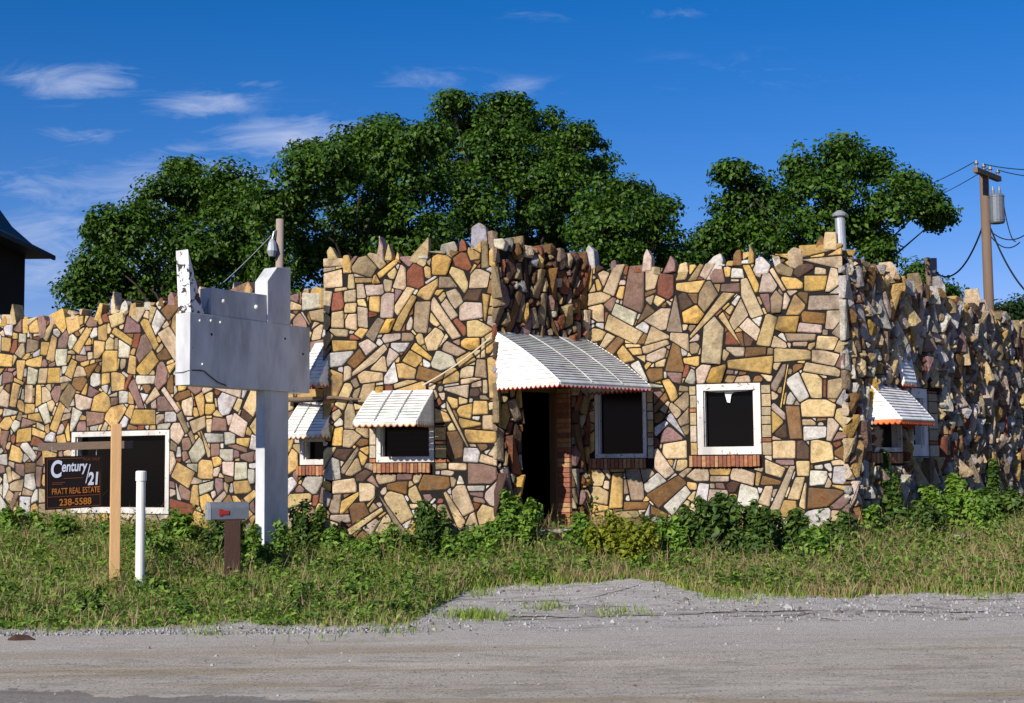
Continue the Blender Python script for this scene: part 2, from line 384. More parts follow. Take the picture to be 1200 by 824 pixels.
def chaikin(p, r=.16):
    out = []; n = len(p)
    for i in range(n):
        a, b = p[i], p[(i + 1) % n]; l = math.hypot(b[0] - a[0], b[1] - a[1]); rr = min(r, .013 / max(l, 1e-6))
        out += [(a[0] + (b[0] - a[0]) * rr, a[1] + (b[1] - a[1]) * rr), (a[0] + (b[0] - a[0]) * (1 - rr), a[1] + (b[1] - a[1]) * (1 - rr))]
    return out

class Wall:
    def __init__(s, P, Q, thick=.32):
        s.P = Vector((P.x, P.y, 0)); s.Q = Vector((Q.x, Q.y, 0)); s.W = (s.Q - s.P).length
        s.d = (s.Q - s.P).normalized(); s.n = Vector((s.d.y, -s.d.x, 0)); s.th = thick
    def uv(s, px, py):
        r = ray(px, py); t = (s.P - CPOS).dot(s.n) / r.dot(s.n); p = CPOS + r * t
        return ((p - s.P).dot(s.d), p.z)
    def w(s, u, z, o=0): return Vector((s.P.x + s.d.x * u + s.n.x * o, s.P.y + s.d.y * u + s.n.y * o, z))
    def rect(s, x0, y0, x1, y1):
        a = s.uv(x0, (y0 + y1) / 2); b = s.uv(x1, (y0 + y1) / 2); m = (x0 + x1) / 2
        return (a[0], s.uv(m, y1)[1], b[0], s.uv(m, y0)[1])

def build_wall(W, tops, holes, keep_out, seeds, mix, parent, rough=False, rbig=(.10, .17), dens=1.0, z0=.15, spikes=(), smalls=1.0, mort=.0085, prot=(.008, .026), ext=(0, 0), tilt=(-.10, .40)):
    """tops: list of (px,py) of the parapet line; holes / keep_out: (u0,z0,u1,z1)"""
    tp = sorted(W.uv(p[0], p[1] - 6) for p in tops); tu = [p[0] for p in tp]; tz = [p[1] for p in tp]
    top = lambda u: float(np.interp(u, tu, tz))
    zmax = max(tz) + .35
    rects = list(holes) + list(keep_out)
    inr = lambda u, z, g: any(r[0] - g < u < r[2] + g and r[1] - g < z < r[3] + g for r in rects)
    St = []    # stones: (u, z, half length, half width, angle, key)
    du = np.zeros(30000); dz = np.zeros(30000); dr = np.zeros(30000); nd = 0
    def discs(u, z, hl, hw, ang):
        ext_ = max(0, hl - hw); k = max(1, int(math.ceil(ext_ * 2 / (hw * 1.1))) + 1) if ext_ > .01 else 1
        return [(u + math.cos(ang) * t, z + math.sin(ang) * t, hw) for t in (np.linspace(-ext_, ext_, k) if k > 1 else [0])]
    def addst(u, z, hl, hw, a, key, ds):
        nonlocal nd
        St.append((u, z, hl, hw, a, key))
        for uu, zz, r in ds: du[nd], dz[nd], dr[nd] = uu, zz, r; nd += 1
    for px, py, hl, hw, ang, key in seeds:
        u, z = W.uv(px, py); u2, z2 = W.uv(px + 10 * math.cos(R(ang)), py - 10 * math.sin(R(ang)))
        if hw > hl: hl, hw, u2, z2 = hw, hl, u - (z2 - z), z + (u2 - u)
        sc = W.uv(px, py + 10); sc = abs(sc[1] - z) / 10; a = math.atan2(z2 - z, u2 - u)
        if not (-.05 < u < W.W + .05) or inr(u, z, 0): continue
        addst(u, z, hl * sc * .97, hw * sc * .97, a, key, discs(u, z, hl * sc * .97, hw * sc * .97, a))
    pick = lambda: random.choices(list(mix.keys()), list(mix.values()))[0]
    def throw(n, rlo, rhi, elong, slack):
        for _ in range(int(n)):
            u = random.uniform(0, W.W); z = random.uniform(z0, zmax)
            if z > top(u) + .3: continue
            r = random.uniform(rlo, rhi); hl = r * random.uniform(1, elong) * (1.45 if rough else 1)
            if rough: a = R(random.gauss(90, 16))
            else: a = random.choice((0, 0, math.pi / 2, R(45), R(-50), R(65))) + R(random.gauss(0, 12))
            ds = discs(u, z, hl, r, a); ok = True
            for (uu, zz, rr) in ds:
                if inr(uu, zz, rr * .6): ok = False; break
                if nd and np.any((du[:nd] - uu) ** 2 + (dz[:nd] - zz) ** 2 < ((dr[:nd] + rr) * slack) ** 2): ok = False; break
            if ok: addst(u, z, hl, r, a, pick(), ds)
    A = W.W * (zmax - z0)
    throw(A * 110 * dens, rbig[0], rbig[1], 2.8, .86)
    throw(A * 140 * dens, rbig[0] * .6, rbig[0], 3.2, .86)
    throw(A * 220 * dens * smalls, rbig[0] * .33, rbig[0] * .6, 3.0, .88)
    def shape(u, z, hl, hw, a, key):
        k = random.random(); j = lambda q: random.uniform(-q, q)
        if key in 'cd' or (k < .16 and hl < hw * 1.8):   # irregular lump
            n = random.choice((5, 6, 7)); P_ = [(hl * 1.12 * math.cos(2 * math.pi * (i + .35 * random.random()) / n), hw * 1.12 * math.sin(2 * math.pi * (i + .35 * random.random()) / n)) for i in range(n)]
        elif k < .30 and hl > hw * 1.1:                   # wedge
            s_ = random.choice((-1, 1)); P_ = [(-hl * s_ * 1.05, -hw), (hl * s_ * 1.15, -hw * random.uniform(.15, .6)), (hl * s_ * 1.1, hw * random.uniform(0, .4)), (-hl * s_ * .95, hw)]
            if s_ < 0: P_ = [(x_, -y_) for x_, y_ in P_]
        else:
            q = .10 if rough else .14; tp_ = random.uniform(.72, 1.0)
            P_ = [(-hl, -hw), (hl, -hw * tp_), (hl, hw * tp_), (-hl, hw)]; P_ = [(x_ + j(q) * hl, y_ + j(q) * hw) for x_, y_ in P_]
            if k > .72:
                c_ = random.randrange(4); A_, B_, D_ = P_[c_], P_[(c_ + 1) % 4], P_[c_ - 1]; f_ = random.uniform(.2, .45)
                P_[c_:c_ + 1] = [(A_[0] + (D_[0] - A_[0]) * f_, A_[1] + (D_[1] - A_[1]) * f_), (A_[0] + (B_[0] - A_[0]) * f_, A_[1] + (B_[1] - A_[1]) * f_)]
        ca, sa = math.cos(a), math.sin(a); P_ = [(u + x_ * ca - y_ * sa, z + x_ * sa + y_ * ca) for x_, y_ in P_]
        return P_ if area(P_) > 0 else P_[::-1]
    def normals(P_):
        o_ = []
        for i in range(len(P_)):
            x0, y0 = P_[i]; x1, y1 = P_[(i + 1) % len(P_)]; l = math.hypot(x1 - x0, y1 - y0)
            if l > .004: o_.append(((y1 - y0) / l, -(x1 - x0) / l))
        return o_
    def sep(Pi, Ni, Pj, Nj, fixed):   # line n.x <= c that keeps stone i on its own side
        best = None
        for s_, Ns_ in ((1, Ni), (-1, Nj)):
            for nx_, ny_ in Ns_:
                nx_, ny_ = nx_ * s_, ny_ * s_
                mi = max(nx_ * x_ + ny_ * y_ for x_, y_ in Pi); mj = min(nx_ * x_ + ny_ * y_ for x_, y_ in Pj)
                if best is None or mj - mi > best[0]: best = (mj - mi, nx_, ny_, mj if fixed else (mi + mj) / 2)
        return best
    def cutp(poly, a_, b_, c_):
        return [q[:2] for q in clip([(x_, y_, 0) for x_, y_ in poly], a_, b_, c_, 0)] if len(poly) > 2 else poly
    RP = [[(r[0], r[1]), (r[2], r[1]), (r[2], r[3]), (r[0], r[3])] for r in rects]; RN = [normals(p) for p in RP]
    shp = [shape(*q) for q in St]; nrm = [normals(p) for p in shp]
    cu_ = np.array([q[0] for q in St]); cz_ = np.array([q[1] for q in St]); rad_ = np.array([q[2] * 1.25 + .05 for q in St])
    cells = []
    def bound(poly):
        poly = cutp(poly, -1, 0, ext[0]); return cutp(poly, 1, 0, W.W + ext[1])
    for i in range(len(St)):
        grow = min(.13, St[i][3] * 1.15); poly = inset(shp[i], -grow)
        near = np.nonzero((cu_ - cu_[i]) ** 2 + (cz_ - cz_[i]) ** 2 < (rad_ + rad_[i]) ** 2)[0]
        for j in near:
            if j == i: continue
            a_, b_ = (i, j) if i < j else (j, i)
            q = sep(shp[i], nrm[i], shp[j], nrm[j], False); poly = cutp(poly, q[1], q[2], q[3])
            if len(poly) < 3: break
        for P_, N_ in zip(RP, RN):
            if len(poly) < 3: break
            if inr(St[i][0], St[i][1], rad_[i] + .1): q = sep(shp[i], [], P_, N_, True); poly = cutp(poly, q[1], q[2], q[3])
        poly = bound(poly)
        if len(poly) >= 3: cells.append((poly, St[i][5], clean(poly, .01)))
    # second pass: slivers that fill what is left between the stones
    cc = [p for p, k, q in cells]; cn = [normals(p) for p in cc]; cx_ = [sum(x_ for x_, y_ in p) / len(p) for p in cc]; cy_ = [sum(y_ for x_, y_ in p) / len(p) for p in cc]
    cr_ = [max(math.hypot(x_ - a_, y_ - b_) for x_, y_ in p) for p, a_, b_ in zip(cc, cx_, cy_)]
    def inside(p, u, z, g):
        for i in range(len(p)):
            x0, y0 = p[i]; x1, y1 = p[(i + 1) % len(p)]; l = math.hypot(x1 - x0, y1 - y0)
            if l > 1e-6 and ((x1 - x0) * (z - y0) - (y1 - y0) * (u - x0)) / l < -g: return False
        return True
    AX = np.zeros(9000); AY = np.zeros(9000); AR = np.zeros(9000); na = len(cc); AX[:na] = cx_; AY[:na] = cy_; AR[:na] = cr_
    for _ in range(int(A * 420)):
        u = random.uniform(0, W.W); z = random.uniform(z0, zmax)
        if z > top(u) - .03 or inr(u, z, .015) or na > 8900: continue
        near = np.nonzero((AX[:na] - u) ** 2 + (AY[:na] - z) ** 2 < (AR[:na] + .16) ** 2)[0]
        if any(inside(cc[j], u, z, .013) for j in near): continue
        r = .009; P_ = [(u + r * math.cos(t), z + r * math.sin(t)) for t in (0, 1.57, 3.14, 4.71)]; N_ = normals(P_)
        g = random.uniform(.05, .15); poly = [(u + g * math.cos(t), z + g * math.sin(t)) for t in (.3, 1.2, 2.2, 3.3, 4.3, 5.3)]
        for j in near:
            q = sep(P_, [], cc[j], cn[j], True); poly = cutp(poly, q[1], q[2], q[3])
            if len(poly) < 3: break
        for Pq, Nq in zip(RP, RN):
            if len(poly) < 3: break
            if inr(u, z, .2): q = sep(P_, [], Pq, Nq, True); poly = cutp(poly, q[1], q[2], q[3])
        poly = bound(poly)
        if len(poly) < 3 or area(poly) < .0012: continue
        cc.append(poly); cn.append(normals(poly)); a_ = sum(x_ for x_, y_ in poly) / len(poly); b_ = sum(y_ for x_, y_ in poly) / len(poly)
        AX[na] = a_; AY[na] = b_; AR[na] = max(math.hypot(x_ - a_, y_ - b_) for x_, y_ in poly); na += 1
        cells.append((poly, random.choice('wwptkrby') if not rough else pick(), poly))
    mb = MB(); fr = 0
    slab_top = lambda u: top(u) - .10
    def stone_geo(p, key, tall, big=False):
        p = clean(p)
        if len(p) < 3 or area(p) < .0009: return
        p = clean(p, .012)
        if len(p) < 3 or area(p) < .0009: return
        p0 = inset(p, mort * random.uniform(.7, 1.5))
        if area(p0) < .0006: return
        p0 = clean(chaikin(p0), .004)
        if len(p0) < 3: return
        cu = sum(a for a, b in p0) / len(p0); cz = sum(b for a, b in p0) / len(p0); sz = math.sqrt(abs(area(p0)))
        bev = min(.014, sz * .09); p1 = inset(p0, bev)
        if area(p1) < area(p0) * .3: p1 = [(cu + (a - cu) * .85, cz + (b - cz) * .85) for a, b in p0]
        h = random.uniform(*prot); tu_, tz_ = random.gauss(0, .05), random.gauss(0, .05)
        if key == 'c': h += .03
        if rough: h += random.random() ** 2 * .06; tu_, tz_ = random.gauss(*tilt), random.gauss(0, .2)
        H = lambda a, b, e: max(.004, h + tu_ * (a - cu) + tz_ * (b - cz) - e)
        back = -W.th * random.uniform(.35, .75) if tall else -.01
        n = len(p0); col = stone_col(key)
        vs = [W.w(a, b, back) for a, b in p0] + [W.w(a, b, H(a, b, bev * .8)) for a, b in p0] + [W.w(a, b, H(a, b, 0)) for a, b in p1]
        fs = [(i, (i + 1) % n, n + (i + 1) % n, n + i) for i in range(n)] + [(n + i, n + (i + 1) % n, 2 * n + (i + 1) % n, 2 * n + i) for i in range(n)]
        if rough or key in 'c':
            k = random.uniform(.01, .05) if rough else .035
            vs.append(W.w(cu + random.gauss(0, sz * .15), cz + random.gauss(0, sz * .15), h + k)); fs += [(2 * n + i, 2 * n + (i + 1) % n, 3 * n) for i in range(n)]
        else: fs.append(tuple(range(2 * n, 3 * n)))
        if tall: fs.append(tuple(reversed(range(n))))
        mb.add(vs, fs, 1, col)
    sur = [(min(W.uv(*q)[0] for q in sp[1]) - .05, max(W.uv(*q)[0] for q in sp[1]) + .05, max(W.uv(*q)[1] for q in sp[1])) for sp in spikes]
    for poly, key, _q in cells:
        cu = sum(a for a, b in poly) / len(poly); cz = sum(b for a, b in poly) / len(poly)
        if cz > top(cu) + .02 + .04 * math.sin(cu * 11): continue
        if max(b for a, b in poly) > top(cu) + .02 and any(a_ < cu < b_ for a_, b_, _ in sur): poly = cutp(poly, 0, 1, top(cu) + .0)
        if len(poly) < 3: continue
        zt = max(b for a, b in poly)
        if zt > top(cu) + .42: poly = [(a, min(b, top(cu) + .25 + random.uniform(-.1, .1))) for a, b in poly]
        stone_geo(poly, key, zt > slab_top(cu) - .06)
    u = random.uniform(.05, .2)
    while u < W.W - .08:
        if spikes and random.random() < .55 and not any(a_ < u < b_ for a_, b_, _ in sur):
            w_ = random.uniform(.04, .11); h_ = random.choice((.06, .10, .16, .26)) * random.uniform(.8, 1.2) * (1.3 if rough else 1); sk = random.uniform(-.05, .05); zb_ = top(u) - .10
            pl = [(u - w_, zb_), (u + w_, zb_ + random.uniform(-.03, .03)), (u + w_ * random.uniform(.5, 1) + sk, top(u) + h_ * random.uniform(.3, .8)), (u + sk + random.uniform(-.02, .02), top(u) + h_ + .03), (u - w_ * random.uniform(.4, .9) + sk, top(u) + h_ * random.uniform(.4, .8))]
            stone_geo(pl, pick(), True)
        u += random.uniform(.12, .30)
    for sp in spikes:
        pts = [W.uv(*q) for q in sp[1]]
        if area(pts) < 0: pts.reverse()
        stone_geo(pts, sp[0], True)
    # mortar body on a grid, with real openings and thickness
    us = sorted(set([0, W.W] + [h[0] for h in holes] + [h[2] for h in holes] + list(np.arange(.13, W.W, .13))))
    us = [u for i, u in enumerate(us) if 0 <= u <= W.W and (i == 0 or u - us[i - 1] > 1e-4)]
    T = -W.th
    for i in range(len(us) - 1):
        a, b = us[i], us[i + 1]; m_ = (a + b) / 2; hs_ = sorted([h for h in holes if h[0] - 1e-4 < m_ < h[2] + 1e-4], key=lambda h: h[1])
        segs = []; z = z0 - .3
        for h in hs_: segs.append((z, h[1])); z = h[3]
        segs.append((z, None))
        for (za, zb) in segs:
            z1a = slab_top(a) if zb is None else zb; z1b = slab_top(b) if zb is None else zb
            p = [W.w(a, za, 0), W.w(b, za, 0), W.w(b, za, T), W.w(a, za, T), W.w(a, z1a, 0), W.w(b, z1b, 0), W.w(b, z1b, T), W.w(a, z1a, T)]
            fs = [(0, 1, 5, 4), (2, 3, 7, 6), (4, 5, 6, 7), (3, 2, 1, 0)]
            if i == 0 or any(abs(h[2] - a) < 1e-4 for h in holes): fs.append((3, 0, 4, 7))
            if i == len(us) - 2 or any(abs(h[0] - b) < 1e-4 for h in holes): fs.append((1, 2, 6, 5))
            mb.add(p, fs, 0, (1, 1, 1))
    return mb.build('wall', [M_MORTAR, M_ROUGH if rough else M_STONE], parent)

def zl(txt, ox, oy, sc):
    out = []
    for item in txt.replace('\n', ';').split(';'):
        item = item.strip()
        if not item: continue
        a = item.split(','); x, y, hl, hw, an = map(float, a[:5]); out.append((ox + x / sc, oy + y / sc, hl / sc, hw / sc, an, a[5]))
    return out
Z5 = zl("""85,245,40,20,0,t;88,322,46,44,0,t;152,250,45,25,95,y;235,260,52,42,-20,k;300,235,35,28,-50,t;345,265,55,14,40,y;172,325,30,18,90,t;235,325,45,10,0,y;60,425,45,18,90,p;110,428,40,24,90,r
165,400,24,24,0,p;220,380,35,16,90,p;285,370,48,30,5,p;350,350,25,18,80,p;410,310,48,30,80,t;490,300,60,40,100,r;600,250,50,50,0,c;712,230,50,40,-30,r;760,195,25,20,0,y;820,200,60,18,90,k;860,225,30,20,90,y
550,370,45,25,60,y;628,345,35,26,0,k;695,325,55,28,-60,t;795,320,50,50,0,p;350,445,60,34,85,p;285,440,35,25,80,y;428,415,60,22,55,t;440,480,100,24,62,y;515,500,80,42,85,k;645,460,55,22,-50,p;665,410,35,25,-70,p
750,465,52,48,0,p;820,450,60,12,90,y;875,455,60,30,90,k;625,520,110,28,-55,t;105,515,42,34,90,t;170,455,25,15,0,t;232,500,50,24,90,p;270,490,15,12,0,r;180,530,30,25,80,t;112,575,34,15,0,p;215,580,25,22,0,y
290,570,60,40,60,k;340,545,30,28,0,c;140,635,62,30,0,y;780,560,55,35,0,t;570,610,48,42,80,t;250,640,45,25,30,p;200,700,45,28,50,b;260,720,120,26,45,t;365,700,42,32,60,p;370,600,40,14,10,p;440,600,28,25,0,k
510,675,60,20,-35,y;670,660,55,32,-25,k;470,705,45,35,-40,y;615,715,55,40,0,w;750,640,40,28,0,c;812,655,42,14,90,t;720,705,45,28,30,y;440,760,50,30,-20,y;545,780,75,32,-15,b;370,780,45,30,90,w;275,790,50,40,0,t
650,785,40,28,0,y;727,775,30,20,0,p;800,750,40,30,90,k;445,660,50,8,55,d;150,770,30,30,0,p""", 370, 250, 4.12)
Z6 = zl("""625,105,48,34,0,p;715,80,25,12,0,p;740,90,30,18,90,t;697,110,18,16,0,d;95,310,50,24,85,y;150,210,45,24,90,p;160,320,35,28,0,p;205,330,25,20,0,b;120,380,30,22,0,d;150,410,60,14,55,k;210,400,25,25,60,y
240,430,20,22,80,p;205,480,35,28,30,d;90,455,40,32,90,w;175,445,35,22,60,t;610,345,58,38,90,b;605,220,140,16,-63,t;660,190,35,25,20,y;720,180,40,32,0,y;680,245,48,25,0,y;745,240,28,18,90,t;720,308,60,28,0,y
690,383,32,28,0,w;725,470,60,45,0,m;700,535,38,14,0,w;705,562,30,15,0,m;740,665,60,42,90,t;660,590,60,32,-70,t;600,620,90,24,-62,t;570,545,120,16,47,y;520,520,65,50,0,b;440,555,48,32,-60,t;370,530,50,34,0,b
300,490,38,20,10,t;400,485,30,16,0,m;455,490,30,18,40,t;260,515,40,24,-30,m;225,545,40,40,0,p;120,525,55,28,0,t;90,600,36,28,80,k;150,600,45,20,40,y;190,640,48,36,20,b;265,580,50,20,48,y;330,640,110,26,-58,k
370,620,70,45,-65,t;215,680,90,24,35,t;110,660,50,14,0,p;300,710,50,30,60,t;245,700,30,20,60,p;335,740,30,20,20,t;385,765,40,30,60,t;470,610,50,12,0,t;450,635,28,9,0,w;550,650,30,25,0,k;470,660,40,22,20,p
620,440,45,16,0,t;540,440,40,20,0,k;550,275,35,22,90,y""", 370, 430, 3.744)
C1 = zl("""25,310,50,25,70,t;85,350,60,38,85,r;165,275,40,25,70,t;235,285,35,25,60,k;195,350,50,28,0,y;285,390,60,40,50,k;180,430,30,25,0,d;390,365,42,42,0,m;215,490,45,38,0,c;125,500,75,42,90,k;40,520,55,45,0,p
300,500,150,32,50,t;385,280,25,22,0,y;418,290,28,20,0,w;490,310,62,26,-70,y;500,410,100,42,-65,p;570,335,50,30,80,p;620,330,60,22,-60,t;660,275,35,25,-20,k;705,340,42,28,0,y;745,280,38,28,35,d;800,330,52,38,0,y
840,230,65,32,0,t;880,320,50,22,90,p;830,290,15,15,0,p;840,430,80,40,0,p;750,405,22,18,0,b;710,450,55,40,70,y;670,420,30,20,80,p;620,430,50,28,85,k;568,425,35,18,-80,m;430,490,60,28,70,p;405,560,85,26,-55,t
490,560,50,30,-40,p;570,570,75,42,75,t;670,530,50,42,0,c;800,500,50,28,0,b;880,515,45,25,90,p;780,555,60,25,-5,p;730,600,72,22,0,k;855,620,50,32,0,t;40,610,60,50,60,t;155,620,60,40,0,t;125,700,70,52,90,b
220,620,70,18,-60,t;310,640,110,60,85,p;210,710,40,25,0,y;260,770,45,35,70,p;335,760,42,38,0,c;500,740,110,48,0,y;680,680,95,42,0,t;420,660,38,16,0,p;512,662,45,16,0,b;400,610,25,20,0,r;480,620,20,20,0,d
850,690,52,28,0,t;830,760,75,28,-10,t;30,690,40,25,20,p;35,775,35,40,90,b;140,790,30,24,0,m""", 760, 250, 4.12)
C2 = zl("""95,135,60,22,-70,y;30,130,35,15,0,w;75,215,25,20,60,p;115,290,50,20,-50,w;60,305,35,25,40,w;85,345,38,32,0,m;130,410,60,42,0,t;50,460,55,42,-50,p;30,540,55,32,40,w;75,580,90,40,35,b;140,620,70,35,45,w
150,465,28,20,60,t;180,495,35,18,40,k;225,515,45,25,0,p;315,500,40,14,0,y;310,530,50,18,0,p;415,520,55,30,-20,p;480,525,28,12,90,y;530,545,45,25,-10,b;435,610,50,45,90,w;365,560,28,24,0,d;240,600,50,24,80,w
305,600,35,30,0,p;535,480,50,35,-20,t;605,460,35,15,0,m;590,600,120,30,68,p;615,660,45,42,0,y;510,600,40,22,80,t;650,575,50,30,70,t;680,610,50,12,85,t;680,485,35,30,0,t;740,520,42,36,0,w;830,515,36,22,90,w
765,610,58,48,0,b;735,710,55,42,0,w;825,705,40,18,90,t;765,415,60,55,0,t;675,400,35,35,0,d;588,400,70,40,0,t;730,325,45,38,0,w;755,222,72,35,0,t;635,275,75,32,-85,b;665,120,70,45,-60,w;595,130,90,18,80,y
720,110,60,28,-40,t;762,132,32,12,90,r;810,130,38,22,90,t;580,80,55,15,60,k;550,290,30,30,0,y;700,290,20,16,0,t;805,310,42,22,90,p""", 760, 420, 3.746)
C3 = zl("""575,30,40,35,0,t;700,110,105,42,-25,t;710,35,60,30,-20,w;810,35,55,40,50,b;850,170,75,42,20,t;660,185,45,30,50,b;715,230,45,30,-50,y;570,140,35,35,0,t
775,215,28,20,0,y;785,310,55,25,-55,w""", 560, 360, 4.12)
C4 = zl("""610,350,90,35,88,y;530,300,35,32,0,t;530,375,42,32,-30,t;690,330,70,45,-80,k;730,280,40,25,80,t;615,275,35,12,0,y;540,435,35,18,0,y;650,470,50,30,20,k;540,490,35,28,90,y;690,430,50,30,0,b""", 560, 480, 3.746)
L1 = zl("""40,545,25,20,0,w;120,520,45,18,90,y;198,515,40,22,90,m;345,510,40,35,20,y;435,510,25,22,0,m;485,560,42,25,90,y;550,500,50,35,20,t;615,530,45,40,-10,m;745,510,42,30,80,w;700,570,80,30,-65,y;575,580,70,25,-35,y
465,640,45,45,0,y;385,600,70,30,60,y;300,590,45,30,80,m;105,590,28,25,0,w;25,610,30,30,0,y;150,620,35,35,0,k;205,640,25,30,0,y;290,680,42,42,0,w;670,640,65,38,70,m;580,645,45,35,0,w;520,700,55,50,0,y;615,710,48,28,80,y
700,700,55,45,50,y;765,665,30,22,0,b;435,725,40,32,40,b;385,675,30,20,0,m;335,730,45,30,70,y;250,765,45,45,0,y;160,695,45,28,0,y;100,730,50,28,90,y;155,770,30,28,90,w;35,775,35,28,0,m;755,760,60,30,85,m
680,780,50,28,0,w;550,790,50,45,0,y;455,775,35,28,0,w;375,800,35,28,0,b;435,565,20,25,0,w;160,540,22,25,0,y""", 0, 250, 4)
L2 = zl("""70,50,50,35,80,y;130,45,40,20,90,t;180,50,50,25,90,y;270,50,38,28,90,m;50,130,52,22,0,w;140,120,38,28,0,y;30,190,35,28,0,y;130,180,35,25,0,m;270,160,65,32,70,y;350,165,55,32,75,w;445,165,60,42,0,m
475,85,50,45,30,y;545,150,55,45,60,y;580,65,32,30,0,w;640,50,60,30,-65,m;680,160,75,45,0,y;765,105,40,32,0,m;800,155,45,35,0,w;795,70,70,25,-55,p;720,50,45,30,50,t;115,245,55,32,10,y;180,230,45,20,-20,y
240,250,28,25,0,w;25,255,28,38,0,m;75,330,48,35,-20,y;145,320,45,25,-50,w;15,350,25,35,90,w;90,395,30,25,0,m;140,395,30,25,0,b;20,470,45,22,90,w;80,480,32,40,90,p;140,455,28,32,0,w;190,430,45,18,90,m
115,570,50,50,0,w;70,550,45,20,70,m;840,320,22,25,0,w;860,420,70,50,-30,y;965,405,48,42,0,y;920,320,45,42,50,w;880,110,35,40,0,p;940,90,60,25,-75,y;1060,95,50,45,0,w;985,120,35,28,0,y;1030,190,40,35,0,m
1120,190,50,50,-30,p;930,190,50,35,20,t;1010,255,45,22,0,w;1080,260,30,28,0,w;960,280,60,16,-70,t;1010,310,32,30,0,m;1060,330,50,28,0,w;1140,270,35,20,0,y;1160,340,40,28,0,m;1070,400,32,32,0,p;1125,410,38,35,0,w
1130,490,50,35,0,y;1030,475,28,30,0,m;965,490,40,25,20,w;915,520,30,40,0,y;870,510,35,20,-30,m;870,285,20,30,0,m;1180,430,30,15,90,w""", 0, 450, 4)

pL1 = at(0, 500, 24.2); pL2 = at(384, 500, 20.98); dL = (pL2 - pL1); dL.z = 0
WL = Wall(pL1 - dL * .35, pL2 + dL * .05)
WB = Wall(at(381, 470, 20.7), at(579, 470, 20.1))
WE = Wall(at(579, 470, 20.1), at(690, 470, 21.6), .38)
WC = Wall(at(690, 470, 21.6), at(988, 470, 20.3))
pD1 = at(988, 470, 20.3); pD2 = at(1200, 470, 26.4); dD = pD2 - pD1; dD.z = 0
WD = Wall(pD1, pD1 + dD * 1.35)

bld = empty('stone_building', (0.5, 21.0, 0.6), 'long abandoned roadside building of multicoloured rubble stone with jagged parapet and white awnings', 'building')

def win(W, name, x0, y0, x1, y1, fr, label=None):
    r = W.rect(x0, y0, x1, y1); return r
hole_L = WL.rect(84, 505, 199, 602)
hole_Ls = WL.rect(352, 512, 397, 545)
hole_Lu = WL.rect(362, 412, 396, 455)
hole_B = WB.rect(441, 470, 509, 542)
ub = WE.uv(612, 560)[0], WE.uv(670, 560)[0]
hole_E = (ub[0], .2, ub[1], 2.78)
hole_C1 = WC.rect(697, 452, 758, 537)
hole_C2 = WC.rect(817, 449.5, 892, 533)
hole_D1 = WD.rect(1020, 470, 1056, 530)
hole_D2 = WD.rect(1064, 455, 1086, 535)
def ko(W, *a): return W.rect(*a)
mixw = dict(t=30, y=17, p=14, m=9, w=10, b=6, r=5, k=9, d=3, c=2)
mixl = dict(t=24, y=22, p=12, m=14, w=17, b=5, r=4, k=4, d=1)
mixd = dict(t=18, y=6, p=16, m=4, w=26, b=7, r=5, k=14, d=3, c=3, g=8)
mixe = dict(t=6, y=6, p=8, m=6, w=6, b=14, r=8, k=26, d=14, c=2, g=8)

build_wall(WL, [(-200, 400), (0, 383), (30, 379), (60, 382), (90, 374), (120, 368), (160, 366), (190, 358), (215, 356), (300, 350), (345, 350), (370, 342), (386, 342)],
           [hole_L, hole_Ls, hole_Lu], [ko(WL, 350, 545, 397, 557), ko(WL, 345, 470, 397, 512)], L1 + L2, mixl, bld, rbig=(.10, .17),
           spikes=[('m', [(45, 398), (44, 370), (51, 369), (56, 380), (54, 396)]), ('y', [(110, 376), (117, 354), (121, 356), (118, 378)]), ('y', [(151, 372), (153, 356), (160, 354), (161, 370)]),
                   ('w', [(168, 364), (169, 353), (177, 353), (179, 364)]), ('b', [(184, 360), (187, 349), (191, 348), (193, 360)]), ('y', [(27, 392), (28, 371), (34, 371), (34, 391)]),
                   ('p', [(352, 352), (356, 338), (363, 337), (362, 351)]), ('y', [(362, 362), (364, 341), (369, 335), (378, 338), (378, 362)])])
build_wall(WB, [(381, 306), (400, 304), (420, 306), (432, 306), (470, 306), (500, 305), (520, 297), (545, 294), (560, 286), (581, 290)],
           [hole_B], [ko(WB, 433, 497, 441, 542), ko(WB, 509, 497, 523, 542), ko(WB, 438, 542, 510, 554)], Z5 + Z6, mixw, bld, ext=(.035, .045),
           spikes=[('t', [(450, 306), (455, 284), (460, 300), (459, 306)]), ('t', [(475, 307), (490, 290), (503, 275), (503, 295), (500, 309), (485, 309)]),
                   ('w', [(515, 294), (517, 286), (533, 282), (537, 292), (531, 303), (527, 301)]), ('g', [(551, 293), (552, 266), (562, 260), (570, 265), (572, 283), (565, 291)]),
                   ('w', [(577, 290), (578, 280), (590, 279), (593, 284), (590, 293)]), ('y', [(400, 314), (402, 299), (409, 298), (413, 310), (411, 322)])])
build_wall(WE, [(579, 292), (600, 290), (625, 296), (650, 298), (690, 310)], [hole_E], [], [], mixe, bld, rough=True, rbig=(.065, .11), dens=1.3, ext=(.03, 0), tilt=(-.28, .35),
           spikes=[('k', [(606, 292), (608, 276), (612, 276), (614, 292)]), ('r', [(628, 306), (631, 286), (637, 289), (638, 306)]), ('k', [(650, 308), (652, 290), (660, 292), (661, 308)]), ('d', [(668, 308), (672, 294), (678, 296), (678, 310)])])
